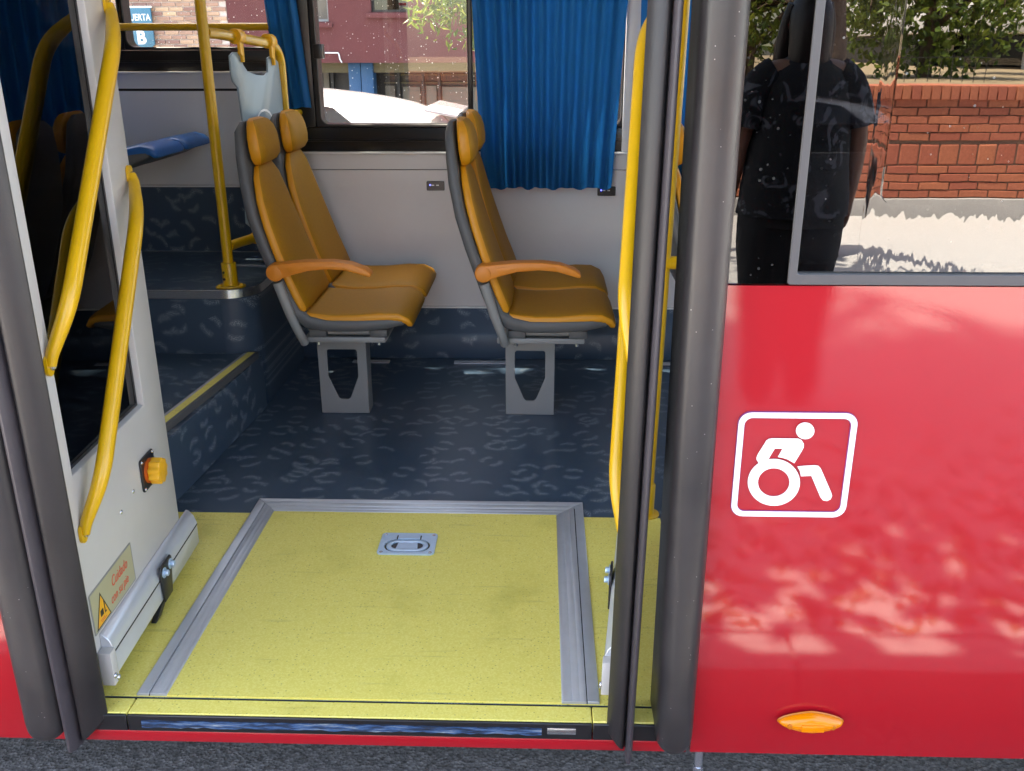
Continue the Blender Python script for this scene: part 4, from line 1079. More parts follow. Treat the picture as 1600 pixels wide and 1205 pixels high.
# ---------------------------------------------------------------- seats (local origin: foot of the pedestal, +x is forward)
def seat_pair(name, label, cat, fab, sidem, group, pedestal=True, arm=True):
    t = thing(name, label, cat, (0, 0, 0), group)
    for yc in (-0.012, 0.388):
        # one grey shell from head to front edge
        P = [(-0.262, 1.048), (-0.262, 1.02), (-0.256, 0.94), (-0.247, 0.86), (-0.225, 0.76), (-0.193, 0.66), (-0.160, 0.57), (-0.130, 0.49), (-0.104, 0.435), (-0.062, 0.405), (0.0, 0.393), (0.10, 0.394), (0.19, 0.400), (0.255, 0.408), (0.270, 0.412)]
        W = [0.070, 0.116, 0.138, 0.150, 0.178, 0.188, 0.190, 0.191, 0.191, 0.191, 0.191, 0.191, 0.189, 0.184, 0.176]
        F = [0.010, 0.016, 0.018, 0.020, 0.020, 0.020, 0.022, 0.024, 0.026, 0.028, 0.028, 0.028, 0.024, 0.016, 0.006]
        Bk = [0.008, 0.016, 0.020, 0.022, 0.024, 0.026, 0.028, 0.030, 0.032, 0.032, 0.030, 0.030, 0.028, 0.020, 0.008]
        b = MB(); b.loft(P, W, F, Bk, yc, n=28, e=0.4); sh = b.build('seat_shell', M['shell'], t, angle=50)
        # back cushion
        P = [(-0.222, 0.915), (-0.222, 0.905), (-0.217, 0.87), (-0.205, 0.80), (-0.184, 0.72), (-0.158, 0.64), (-0.131, 0.56), (-0.104, 0.49), (-0.084, 0.447), (-0.080, 0.436)]
        W = [0.052, 0.085, 0.122, 0.152, 0.171, 0.181, 0.184, 0.185, 0.183, 0.178]
        F = [0.006, 0.014, 0.022, 0.028, 0.030, 0.030, 0.031, 0.032, 0.028, 0.014]
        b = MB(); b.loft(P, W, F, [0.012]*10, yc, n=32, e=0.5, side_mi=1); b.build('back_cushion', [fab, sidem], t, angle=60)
        # headrest
        P = [(-0.228, 1.056), (-0.229, 1.050), (-0.228, 1.03), (-0.226, 1.00), (-0.223, 0.965), (-0.219, 0.935), (-0.216, 0.917), (-0.215, 0.911)]
        W = [0.066, 0.086, 0.104, 0.114, 0.117, 0.112, 0.096, 0.074]
        F = [0.008, 0.020, 0.034, 0.042, 0.044, 0.040, 0.026, 0.010]
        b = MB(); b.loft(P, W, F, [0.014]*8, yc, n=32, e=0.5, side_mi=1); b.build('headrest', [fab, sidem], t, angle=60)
        # seat cushion with a waterfall front
        P = [(-0.088, 0.432), (-0.082, 0.430), (-0.05, 0.420), (0.02, 0.410), (0.10, 0.411), (0.18, 0.419), (0.240, 0.420), (0.270, 0.409), (0.283, 0.394), (0.285, 0.386)]
        W = [0.172, 0.178, 0.183, 0.186, 0.187, 0.187, 0.186, 0.184, 0.178, 0.166]
        F = [0.006, 0.012, 0.020, 0.025, 0.026, 0.025, 0.022, 0.017, 0.011, 0.004]
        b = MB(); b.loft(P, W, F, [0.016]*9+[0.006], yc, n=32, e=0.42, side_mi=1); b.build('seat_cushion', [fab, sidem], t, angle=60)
    # cross frame and clamps
    if not pedestal: return t
    b = MB(); b.box(-0.100, 0.190, -0.135, 0.50, 0.318, 0.330); b.build('seat_frame', M['pedestal'], t, bevel=0.004)
    b = MB(); b.box(-0.112, 0.188, -0.150, -0.1355, 0.318, 0.338)
    b.build('seat_frame', M['pedestal'], t, bevel=0.004)
    for x in (-0.075, 0.135):
        b = MB(); b.box(x, x+0.062, -0.158, -0.105, 0.339, 0.368); b.build('frame_clamp', M['shell'], t, bevel=0.005)
        b = MB(); b.cyl((x+0.028, -0.142, 0.318), (x+0.028, -0.142, 0.309), 0.007, n=8); b.build('frame_bolt', M['screw'], t)
    b = MB(); b.tube([(-0.03, -0.128, 0.352), (0.15, -0.128, 0.352)], 0.011, n=12); b.build('frame_tube', M['pedestal'], t)
    if pedestal:
        b = MB()
        out = [(-0.089, -0.002), (0.089, -0.002), (0.089, 0.3175), (-0.089, 0.3175)]
        hole = [(-0.049, 0.246), (-0.055, 0.240), (-0.055, 0.142), (-0.022, 0.060), (-0.014, 0.054), (0.014, 0.054), (0.022, 0.060), (0.055, 0.142), (0.055, 0.240), (0.049, 0.246)]
        b.prism(out, 'y', -0.003, 0.003, holes=[hole])
        b.build('pedestal_plate', M['pedestal'], t, bevel=0.0016, seg=1)
        for x0 in (0.083, -0.089):
            b = MB(); b.box(x0, x0+0.006, 0.0035, 0.075, -0.002, 0.317); b.build('pedestal_flange', M['pedestal'], t, bevel=0.0012, seg=1)
    if arm:
        b = MB(); b.tube([(-0.150, -0.215, 0.545), (-0.118, -0.214, 0.44), (-0.094, -0.206, 0.370), (-0.084, -0.180, 0.326)], [0.017, 0.016, 0.015, 0.014], n=12, sub=4)
        b.build('armrest_post', M['pedestal'], t)
        top = [(-0.135, 0.612), (-0.05, 0.621), (0.04, 0.622), (0.10, 0.615), (0.147, 0.598), (0.166, 0.583)]
        bot = [(0.167, 0.573), (0.158, 0.571), (0.135, 0.578), (0.09, 0.591), (0.03, 0.596), (-0.04, 0.590), (-0.095, 0.576), (-0.125, 0.566)]
        disc = [(-0.150 + 0.029*math.cos(math.radians(a)), 0.583 + 0.029*math.sin(math.radians(a))) for a in range(-55, -300, -18)]
        b = MB(); b.prism(top + bot + disc, 'y', -0.243, -0.190)
        ar = b.build('armrest', M['orangearm'] if fab is M['orangefab'] else sidem, t, bevel=0.007, seg=3, angle=60)
        b = MB(); b.prism([(-0.112, 0.604), (-0.05, 0.612), (0.04, 0.613), (0.09, 0.607), (0.085, 0.599), (0.03, 0.603), (-0.04, 0.598), (-0.10, 0.583)], 'y', -0.2455, -0.2435)
        b.build('armrest_inlay', M['orangearm'] if fab is M['orangefab'] else sidem, ar, bevel=0.001)
        b = MB(); b.cyl((-0.150, -0.2435, 0.583), (-0.150, -0.2465, 0.583), 0.024, n=28); b.build('pivot_cap', M['orangearm'] if fab is M['orangefab'] else sidem, ar, bevel=0.001)
    return t
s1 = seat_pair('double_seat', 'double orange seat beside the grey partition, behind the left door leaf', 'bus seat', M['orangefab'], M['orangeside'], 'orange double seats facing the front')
s1['label'] = 'double orange seat with headrests in front of the pale partition screen'
s2 = copy_tree(s1); s2['label'] = 'double orange seat with headrests below the wide blue curtain'
s3 = copy_tree(s1); s3['label'] = 'double orange seat almost hidden behind the thick door post, foremost of the seats'
s1.location = (-0.371, 1.612, 0); s2.location = (0.314, 1.612, 0); s3.location = (1.005, 1.612, 0)
bs = seat_pair('blue_seat', 'double seat with dark blue cushions on the raised platform behind the step', 'bus seat', M['bluefab'], M['blueside'], None, pedestal=False, arm=False)
bs.location = (-1.205, 1.855, 0.478); bs.scale = (1, 0.75, 1); bs.rotation_euler = (0, -0.2, 0)

# ---------------------------------------------------------------- curtains
def curtain(xtop0, xtop1, xbot0, xbot1, zbot, y, pleats, amp, label, ztop=1.955, seed=0):
    r = random.Random(seed)
    nx, nz = pleats*12, 24
    ph = [r.uniform(-0.5, 0.5) for _ in range(pleats+2)]; am = [r.uniform(0.65, 1.15) for _ in range(pleats+2)]
    b = MB(); V = []
    for j in range(nz+1):
        v = j/nz; z = ztop + (zbot-ztop)*v
        # the cloth is narrower where it is gathered: measured edges at the camera's upper rows continue upward
        x0 = xtop0 + (xbot0-xtop0)*v; x1 = xtop1 + (xbot1-xtop1)*v
        row = []
        for i in range(nx+1):
            u = i/nx; q = u*pleats; k = int(min(q, pleats-0.001)); f = q-k
            wv = math.cos(2*math.pi*q + 0.35*math.sin(3*v+ph[k]) + 0.12*ph[k])
            sharp = math.copysign(abs(wv)**0.7, wv)
            a = amp*(am[k]*(1-f)+am[k+1]*f)*(0.75+0.25*v)
            dz = 0.004*math.sin(q*2*math.pi*0.5+1.3*ph[k]) if j == nz else 0
            xx = x0 + (x1-x0)*u
            row.append(b.bm.verts.new((xx, y + a*sharp + 0.004*math.sin(5*v+q), z+dz)))
        V.append(row)
    for j in range(nz):
        for i in range(nx): b.face([V[j][i], V[j][i+1], V[j+1][i+1], V[j+1][i]])
    hem = [Vector(V[-1][i].co)*0.6 + Vector(V[-2][i].co)*0.4 + Vector((0, -0.0014, 0)) for i in range(nx+1)]
    geom = b.bm.faces[:]
    bmesh.ops.solidify(b.bm, geom=geom, thickness=0.0012)
    c = b.build('curtain', M['curtain'], None, angle=70)
    tag(c, label, 'curtain', 'blue window curtains')
    h = MB(); h.tube(hem, 0.0011, n=4)
    h.build('hem_stitch', M['curtain'], c)
    return c
curtain(0.052, 0.700, 0.110, 0.634, 0.737, 2.235, 10, 0.020, 'wide blue pleated curtain drawn across the window above a double orange seat', seed=2)
curtain(-0.765, -0.640, -0.705, -0.578, 1.050, 2.258, 3, 0.016, 'narrow gathered blue curtain hanging beside the partition screen', ztop=1.955, seed=5)
curtain(0.715, 1.30, 0.735, 1.25, 0.700, 2.235, 9, 0.020, 'blue curtain mostly hidden behind the door rubber and thick post', seed=9)

# ---------------------------------------------------------------- rails, poles, partition
pt = thing('grab_pole', 'tall yellow pole bolted on the raised platform corner with a bent rail', 'grab pole', (-0.780, 1.690, 0.458))
px, py = -0.780, 1.690
b = MB(); b.tube([(px, py, 0.47), (px, py, 2.10)], 0.0185, n=18); b.build('pole', M['yellowrail'], pt, angle=60)
b = MB(); b.tube([(px, py, 0.463), (px, py, 0.545), (px, py, 0.548)], [0.0265, 0.0265, 0.024], n=20); b.build('collar', M['yellowrail'], pt, angle=50)
b = MB(); b.prism([(px + 0.050*math.cos(2*math.pi*k/36)*(1+0.14*math.cos(3*(2*math.pi*k/36)+0.6)), py + 0.050*math.sin(2*math.pi*k/36)*(1+0.14*math.cos(3*(2*math.pi*k/36)+0.6))) for k in range(36)], 'z', 0.4585, 0.466)
b.build('base_flange', M['yellowrail'], pt, bevel=0.002, angle=60)
for k in range(3):
    a = math.radians(120*k - 12)
    b = MB(); b.dome((px+0.043*math.cos(a), py+0.043*math.sin(a), 0.466), (0, 0, 1), 0.009, 0.008); b.build('flange_bolt', M['yellowrail'], pt)
for z in (0.515, 0.490):
    b = MB(); b.cyl((px-0.012, py-0.0225, z), (px-0.0135, py-0.0265, z), 0.0045, n=10); b.build('grub_screw', M['blackmetal'], pt)
# U-shaped side rail: out to the wall, down, and back to the pole
ex, ey = -0.664, 2.195
b = MB()
pth, rr = fillet([(px+0.003, py+0.018, 1.324), (px+0.012, py+0.09, 1.322), (ex, ey, 1.285), (ex, ey, 0.590), (px+0.012, py+0.09, 0.600), (px+0.003, py+0.018, 0.602)], [0.0175]*6, [0, 0.03, 0.085, 0.085, 0.03, 0])
b.tube(pth, rr, n=14)
b.build('side_rail', M['yellowrail'], pt, angle=60)
b = MB(); b.cyl((ex, ey, 1.03), (ex+0.03, 2.31, 1.03), 0.012, n=12); b.build('wall_mount', M['yellowrail'], pt)
# partition screen hung on the rail
scn = thing('partition_screen', 'pale blue-grey plastic partition clamped to the bent yellow rail', 'partition', (-0.745, 1.95, 0.63))
def xs_at(y): return px + (y-py)*0.228
pan = [(1.834, 1.250), (1.858, 1.262), (1.885, 1.262), (1.905, 1.246), (1.916, 1.218), (1.940, 1.197), (2.00, 1.182), (2.060, 1.178), (2.085, 1.190), (2.092, 1.240), (2.125, 1.250), (2.170, 1.225), (2.190, 1.0), (2.190, 0.66), (2.175, 0.645), (1.870, 0.640), (1.835, 0.662), (1.838, 0.70), (1.870, 0.80), (1.872, 0.825), (1.878, 1.02), (1.868, 1.14), (1.838, 1.165), (1.832, 1.19)]
b = MB(lambda p: Vector((xs_at(p[1]) + p[0], p[1], p[2])))
b.prism(pan, 'x', -0.004, 0.004)
b.build('panel', M['screen'], scn, bevel=0.002)
for yc, zc in ((1.895, 1.314), (2.115, 1.300)):
    b = MB()
    b.cyl((xs_at(yc-0.014), yc-0.020, zc), (xs_at(yc+0.020), yc+0.020, zc-0.001), 0.0265, n=20)
    b.prism([(yc-0.020, zc-0.015), (yc+0.020, zc-0.015), (yc+0.020, zc-0.062), (yc+0.018, zc-0.086), (yc+0.002, zc-0.086), (yc+0.000, zc-0.066), (yc-0.020, zc-0.058)], 'x', xs_at(yc)+0.0045, xs_at(yc)+0.016)
    b.build('rail_clamp', M['orangearm'] if False else M['knob'], scn, bevel=0.002, angle=60)
yc = 1.900
b = MB(); b.cyl((xs_at(yc-0.016), yc-0.016, 0.5985), (xs_at(yc+0.016), yc+0.016, 0.5975), 0.0225, n=20)
b.prism([(yc-0.015, 0.605), (yc+0.015, 0.605), (yc+0.012, 0.64), (yc+0.012, 0.692), (yc-0.001, 0.694), (yc-0.003, 0.645), (yc-0.015, 0.64)], 'x', xs_at(yc)+0.0045, xs_at(yc)+0.014)
b.build('rail_clamp', M['knob'], scn, bevel=0.002, angle=60)
# white arc and printed band on the panel
b = MB(lambda p: Vector((xs_at(p[1]) + p[0], p[1], p[2])))
arc = [(2.03 + 0.062*math.cos(math.radians(a)), 1.008 + 0.052*math.sin(math.radians(a))) for a in range(10, 171, 20)]
arc += [(2.03 + 0.055*math.cos(math.radians(a)), 1.008 + 0.044*math.sin(math.radians(a))) for a in range(170, 9, -20)]
b.prism(arc, 'x', 0.0042, 0.0048); b.build('white_arc', M['whitevinyl'], scn, smooth=False)
b = MB(lambda p: Vector((xs_at(p[1]) + p[0], p[1], p[2])))
b.prism([(1.90, 0.925), (2.155, 0.925), (2.155, 0.958), (1.90, 0.958)], 'x', 0.0041, 0.0046); b.build('printed_band', M['shell'], scn, smooth=False)
# yellow rail along the window above the platform
wr = thing('window_rail', 'straight yellow handrail crossing the window above the platform', 'handrail', (-1.0, 2.22, 1.353))
b = MB(); b.tube([(-2.2, 2.284, 1.356), (-0.66, 2.284, 1.354)], 0.0145, n=14); b.build('rail', M['yellowrail'], wr, angle=60)
for x in (-2.1, -0.68):
    b = MB(); b.cyl((x, 2.285, 1.355), (x, 2.325, 1.355), 0.009, n=10); b.build('rail_bracket', M['yellowrail'], wr)
# stanchion right of the door
st = thing('grab_pole', 'yellow pole standing in the doorway between door leaf and thick post', 'grab pole', (0.664, 0.838, 0))
b = MB(); b.tube([(0.664, 0.838, 0.01), (0.700, 0.838, 2.10)], 0.0150, n=18); b.build('pole', M['yellowrail'], st, angle=60)
b = MB(); b.tube([(0.664, 0.838, 0.002), (0.6655, 0.838, 0.095), (0.6655, 0.838, 0.098)], [0.0205, 0.0205, 0.018], n=20); b.build('collar', M['yellowrail'], st, angle=50)
b = MB(); b.tube([(0.679, 0.838, 0.742), (0.98, 0.85, 0.742)], 0.0175, n=14); b.build('side_rail', M['yellowrail'], st, angle=60)
b = MB(); b.prism(circle(0.664, 0.838, 0.036, 24), 'z', -0.0022, 0.004); b.build('base_flange', M['yellowrail'], st, bevel=0.001)

# ---------------------------------------------------------------- outside: bricks
def brick_mesh(name, lx, ly, lz, mat):
    b = MB(); b.box(-lx/2, lx/2, -ly/2, ly/2, -lz/2, lz/2)
    bmesh.ops.bevel(b.bm, geom=b.bm.edges[:], offset=min(lx, lz)*0.06, segments=1, affect='EDGES')
    me = bpy.data.meshes.new(name); b.bm.to_mesh(me); b.bm.free(); me.materials.append(mat)
    return me
def lay(parent, loc, me, i):
    o = bpy.data.objects.new('brick', me); COL.objects.link(o); o.parent = parent
    o.location = Vector(loc) - LOC[parent] + Vector((0, random.uniform(-0.003, 0.003), 0)); o.rotation_euler = (0, random.uniform(-0.006, 0.006), random.uniform(-0.01, 0.01))
    LOC[o] = Vector((0, 0, 0))
    return o

# low planter wall behind the photographer
WY = -6.5
pz = pave_z(WY)
gw = thing('planter_wall', 'low orange-red brick wall with a rowlock coping along the pavement', 'wall', (2.5, WY, pz))
zb = pz + 0.15
b = MB(); b.box(-14, 14, WY-0.30, WY-0.012, pz-0.2, zb+0.80); b.build('mortar', M['mortar'], gw)
b = MB(); b.box(-14, 14, WY-0.34, WY+0.03, pz-0.2, zb-0.006); b.build('stone_plinth', M['stone'], gw, bevel=0.012)
mS = brick_mesh('stretcher', 0.236, 0.09, 0.058, M['brick']); mT = brick_mesh('soldier', 0.150, 0.09, 0.165, M['brick'])
mW = brick_mesh('coping_brick', 0.066, 0.36, 0.110, M['brick']); mH = brick_mesh('stretcher_tall', 0.236, 0.09, 0.075, M['brick'])
rows = []
z = zb + 0.031
for i in range(4): rows.append(('s', z)); z += 0.068
z += 0.055; rows.append(('t', z)); z += 0.055 + 0.068 + 0.02
for i in range(5): rows.append(('s', z)); z += 0.066
rows.append(('c', z+0.018))
stuff = MB()
def box_c(bm, x, y, z, lx, ly, lz): bm.box(x-lx/2, x+lx/2, y-ly/2, y+ly/2, z-lz/2, z+lz/2)
for r, (kind, zz) in enumerate(rows):
    pitch = {'s': 0.248, 't': 0.160, 'c': 0.076}[kind]; off = (r % 2)*pitch/2 + 0.03*(r % 3)
    n0 = int(-12/pitch); n1 = int(12/pitch)
    for i in range(n0, n1):
        x = i*pitch + off
        if kind == 's':
            if 1.3 < x < 4.9: lay(gw, (x, WY-0.045, zz), mS, i)
            else: box_c(stuff, x, WY-0.045, zz, 0.236, 0.09, 0.058)
        elif kind == 't':
            if 1.3 < x < 4.9: lay(gw, (x, WY-0.047, zz), mT, i)
            else: box_c(stuff, x, WY-0.047, zz, 0.150, 0.09, 0.165)
        else:
            if 1.9 < x < 4.9: lay(gw, (x, WY-0.155, zz), mW, i)
            else: box_c(stuff, x, WY-0.155, zz, 0.066, 0.36, 0.110)
stuff.build('brick_courses', M['brick'], gw, bevel=0, smooth=False, kind='stuff')
WT = rows[-1][1] + 0.055
b = MB(); b.box(-14, 14, -30, WY-0.31, pz-0.3, WT-0.06); b.build('planter_soil', M['earth'], None, kind='structure')

# white pavilion with columns behind the trees
pv = thing('pavilion', 'white concrete building with slender columns behind the trees', 'building', (9, -17, 0.2))
b = MB(); b.box(7.4, 24, -26, -15.4, 1.50, 1.95); b.build('slab', M['concrete'], pv, bevel=0.02)
b = MB(); b.box(7.4, 24, -26, -15.6, 4.9, 5.5); b.build('slab', M['concrete'], pv, bevel=0.02)
b = MB(); b.box(7.6, 23.7, -24.8, -18.0, -0.2, 1.5); b.build('inner_wall', M['dark'], pv)
b = MB(); b.box(7.4, 24, -25, -16.4, 1.955, 4.9); b.build('upper_wall', M['concrete'], pv)
for i in range(7):
    b = MB(); b.cyl((8.86+2.1*i, -15.9, -0.2), (8.86+2.1*i, -15.9, 1.52), 0.14, n=20); b.build('column', M['concrete'], pv)
for i in range(9):
    b = MB(); b.box(8.0+1.7*i, 8.12+1.7*i, -17.58, -17.45, -0.2, 1.5); b.build('mullion', M['concrete'], pv)
    b = MB(); b.box(8.13+1.7*i, 9.69+1.7*i, -17.55, -17.50, -0.2, 1.5); b.build('glazing', M['carglass'], pv)
    b = MB(); b.box(8.4+1.7*i, 9.3+1.7*i, -16.44, -16.38, 2.7, 4.2); b.build('window', M['carglass'], pv)
b = MB(); b.box(7.4, 24, -26, -14.5, -0.4, 0.10); b.build('terrace', M['concrete'], pv)

# railing on the planter
fe = thing('railing', 'thin dark metal railing behind the brick wall', 'fence', (5, -9.0, WT-0.06))
b = MB(); b.box(4.0, 5.1, -9.006, -8.994, WT+0.18, WT+0.188); b.build('rail', M['blackmetal'], fe)
for i in range(9):
    b = MB(); b.cyl((4.06+0.12*i, -9.0, WT-0.06), (4.06+0.12*i, -9.0, WT+0.18), 0.004, n=6); b.build('bar', M['blackmetal'], fe)

# ---------------------------------------------------------------- trees
def crown_mesh(centres, n, size, aspect=0.5, seed=0, clump=0.35):
    r = np.random.default_rng(seed)
    # clump centres inside the lobes, leaves round each clump
    vols = np.array([c[3]*c[4]*c[5] for c in centres]); vols = vols/vols.sum()
    nc = max(20, n//22)
    pick = r.choice(len(centres), nc, p=vols)
    d = r.normal(size=(nc, 3)); d /= np.linalg.norm(d, axis=1)[:, None]
    rad = r.uniform(0.35, 1.0, nc)**0.6
    C = np.array([centres[k] for k in pick])
    cc = C[:, :3] + d*rad[:, None]*C[:, 3:6]
    k = r.integers(0, nc, n)
    P = cc[k] + r.normal(scale=clump*0.5, size=(n, 3))*np.array([1, 1, 0.75])
    a = r.normal(size=(n, 3)); a[:, 2] -= 0.5; a /= np.linalg.norm(a, axis=1)[:, None]
    q = r.normal(size=(n, 3)); b_ = np.cross(a, q); b_ /= np.linalg.norm(b_, axis=1)[:, None]
    nn = np.cross(a, b_)
    L = size*r.uniform(0.6, 1.25, n)[:, None]; W = L*aspect*0.5
    v0 = P; v1 = P + a*L*0.45 + b_*W + nn*L*0.06; v2 = P + a*L - nn*L*0.08; v3 = P + a*L*0.45 - b_*W + nn*L*0.06
    V = np.stack([v0, v1, v2, v3], 1).reshape(-1, 3)
    F = np.arange(n*4).reshape(n, 4)
    F = np.concatenate([F[:, [0, 1, 2]], F[:, [0, 2, 3]]])
    return V, F, cc
def tree(name, label, group, base, trunk, limbs, centres, n, size, mat, seed, aspect=0.5, clump=0.4, cat='tree'):
    t = thing(name, label, cat, base, group)
    b = MB(); b.tube(trunk[0], trunk[1], n=12, sub=3)
    for pth, rr in limbs: b.tube(pth, rr, n=8, sub=3)
    V, F, cc = crown_mesh(centres, n, size, aspect, seed, clump)
    tr = b.build('trunk', M['bark'], t, angle=60)
    # twigs to part of the clumps
    tw = MB()
    src = [Vector(p) for pth, rr in limbs for p in pth[1:]] or [Vector(trunk[0][-1])]
    for c in cc[::3]:
        c = Vector(c); s = min(src, key=lambda p: (p-c).length)
        m = (s+c)/2 + Vector((0, 0, 0.12*(c-s).length))
        tw.tube([s, m, c], [0.022, 0.013, 0.005], n=5, caps=False)
    tw.build('twigs', M['bark'], t, kind='stuff')
    me = bpy.data.meshes.new('crown')
    off = LOC[t]
    me.from_pydata((V - np.array(off)).tolist(), [], F.tolist()); me.materials.append(mat)
    o = bpy.data.objects.new('crown', me); COL.objects.link(o); o.parent = t; LOC[o] = off
    return t
G1 = 'street trees over the pavement and road'
# big plane tree by the pavement: shades the near pavement and the bus side
tb = (2.25, -5.05, pave_z(-5.05))
tree('street_tree', 'broad shade tree with a leaning brown trunk on the pavement by the person', G1, tb,
     ([(2.25, -5.05, -0.2), (2.22, -5.0, 0.8), (2.10, -4.9, 1.8), (1.95, -4.6, 2.9)], [0.20, 0.15, 0.13, 0.12]),
     [([(1.95, -4.6, 2.9), (1.2, -3.6, 3.7), (0.2, -2.2, 4.3), (-0.6, -1.0, 4.6)], [0.10, 0.08, 0.05, 0.03]), ([(1.95, -4.6, 2.9), (2.0, -3.6, 3.8), (1.2, -1.8, 4.6)], [0.09, 0.06, 0.03]), ([(1.95, -4.6, 2.9), (0.8, -4.6, 3.9), (-0.8, -3.4, 4.6)], [0.08, 0.05, 0.03])],
     [(-0.3, -0.9, 4.5, 1.4, 0.95, 0.4), (1.4, -0.8, 4.5, 1.2, 0.95, 0.4), (0.3, -2.0, 4.6, 1.4, 0.75, 0.4), (1.6, -2.2, 4.5, 1.1, 0.7, 0.4), (0.9, -3.6, 4.5, 0.4, 0.3, 0.25), (0.6, -2.65, 4.6, 1.9, 0.5, 0.35), (0.8, -1.9, 4.5, 1.6, 0.5, 0.35), (-2.0, -1.0, 4.6, 1.2, 1.1, 0.5)], 12000, 0.22, M['leaf'], 3, 0.62, 0.65)
# trees behind the wall, seen mirrored in the window
tree('garden_tree', 'leafy green tree in front of the white pavilion, nearer the person', 'trees behind the brick wall', (4.95, -10.5, WT-0.06),
     ([(4.95, -10.5, WT-0.2), (4.95, -10.5, 1.3), (5.0, -10.5, 2.4)], [0.10, 0.08, 0.05]), [([(5.0, -10.5, 1.5), (5.6, -10.2, 2.1)], [0.05, 0.02]), ([(5.0, -10.5, 1.6), (4.3, -10.6, 2.2)], [0.05, 0.02])],
     [(4.9, -10.4, 1.75, 1.05, 0.8, 0.75), (4.4, -10.6, 2.3, 0.8, 0.8, 0.8)], 5200, 0.11, M['leafmid'], 21, 0.6, 0.45)
tree('garden_tree', 'light green tree standing before the white columns, farther from the person', 'trees behind the brick wall', (7.6, -12.6, WT-0.06),
     ([(7.6, -12.6, WT-0.2), (7.7, -12.6, 1.6), (7.5, -12.6, 2.6)], [0.07, 0.055, 0.04]), [([(7.6, -12.6, 1.8), (8.2, -12.4, 2.4)], [0.04, 0.02])],
     [(7.5, -12.4, 2.55, 1.0, 0.8, 0.5), (6.5, -12.4, 2.25, 0.5, 0.6, 0.5), (8.4, -12.4, 2.6, 0.6, 0.6, 0.45)], 4200, 0.12, M['leaflime'], 22, 0.6, 0.45)
tree('hedge_shrub', 'olive green shrub behind the brick wall on the person’s other side'.replace('’', "'"), None, (2.4, -8.3, WT-0.06),
     ([(2.4, -8.3, WT-0.1), (2.4, -8.3, 1.5)], [0.05, 0.03]), [([(2.4, -8.3, 1.3), (2.8, -8.3, 1.7)], [0.03, 0.015])],
     [(2.35, -8.3, 1.55, 0.45, 0.5, 0.6), (1.5, -8.4, 1.5, 0.6, 0.6, 0.6), (0.4, -8.4, 1.5, 0.7, 0.6, 0.6)], 3200, 0.10, M['leaflime'], 23, 0.55, 0.3, cat='shrub')
# trees across the street; the second is unseen, added to thin the sun
tree('street_tree', 'tree across the road whose bright feathery leaves hang before the maroon wall', G1, (0.55, 9.6, -0.68),
     ([(0.55, 9.6, -0.9), (0.52, 9.6, 0.9), (0.45, 9.5, 2.2), (0.4, 9.4, 3.6)], [0.16, 0.13, 0.11, 0.08]),
     [([(0.45, 9.5, 2.0), (0.1, 8.9, 2.5), (-0.45, 8.4, 2.3)], [0.06, 0.04, 0.015]), ([(0.4, 9.4, 3.0), (1.4, 9.2, 3.9)], [0.06, 0.03]), ([(0.4, 9.4, 3.2), (-0.8, 9.2, 4.2)], [0.06, 0.03])],
     [(-0.50, 8.4, 1.80, 0.48, 0.40, 0.34)]*5 + [(-0.12, 8.4, 1.62, 0.34, 0.36, 0.28)]*6 + [(0.2, 8.9, 2.7, 1.0, 0.9, 0.8), (0.6, 9.3, 4.2, 1.9, 1.5, 1.1)], 9500, 0.115, M['leaflime'], 31, 0.30, 0.26)
tree('street_tree', 'unseen thin-leaved tree added to break up the sun at the far windows', G1, (-3.9, 4.4, -0.50),
     ([(-3.9, 4.4, -0.7), (-3.95, 4.4, 3.0), (-3.8, 4.3, 6.0)], [0.2, 0.16, 0.11]),
     [([(-3.8, 4.3, 5.0), (-2.4, 4.2, 6.8)], [0.09, 0.04]), ([(-3.8, 4.3, 5.4), (-5.0, 4.2, 7.2)], [0.09, 0.04]), ([(-3.8, 4.3, 6.0), (-3.6, 3.8, 7.8)], [0.09, 0.04])],
     [(-3.0, 3.7, 7.6, 1.5, 0.9, 1.0), (-1.7, 3.6, 7.4, 1.3, 0.8, 0.8), (-4.6, 3.9, 7.6, 1.4, 1.0, 1.1)], 1700, 0.20, M['leaf'], 33, 0.6, 0.5)

# ---------------------------------------------------------------- buildings across the street
BY = 15.5
bb = thing('brick_house', 'pale brown brick building across the street beside the maroon one', 'building', (-9, BY, -0.7))
b = MB(); b.box(-22, -5.13, BY+0.012, BY+8, -1.0, 12); b.build('wall', M['mortarpale'], bb)
mP = brick_mesh('pale_brick', 0.232, 0.06, 0.058, M['brickpale'])
st2 = MB()
row = 0
z = 0.55
while z < 4.2:
    x = -15 + (row % 2)*0.125
    while x < -5.13:
        if -7.75 < x and 1.18 < z < 2.20: lay(bb, (x, BY+0.02, z), mP, 0)
        else: box_c(st2, x, BY+0.02, z, 0.232, 0.06, 0.058)
        x += 0.25
    z += 0.076; row += 1
st2.build('brick_courses', M['brickpale'], bb, smooth=False, kind='stuff')
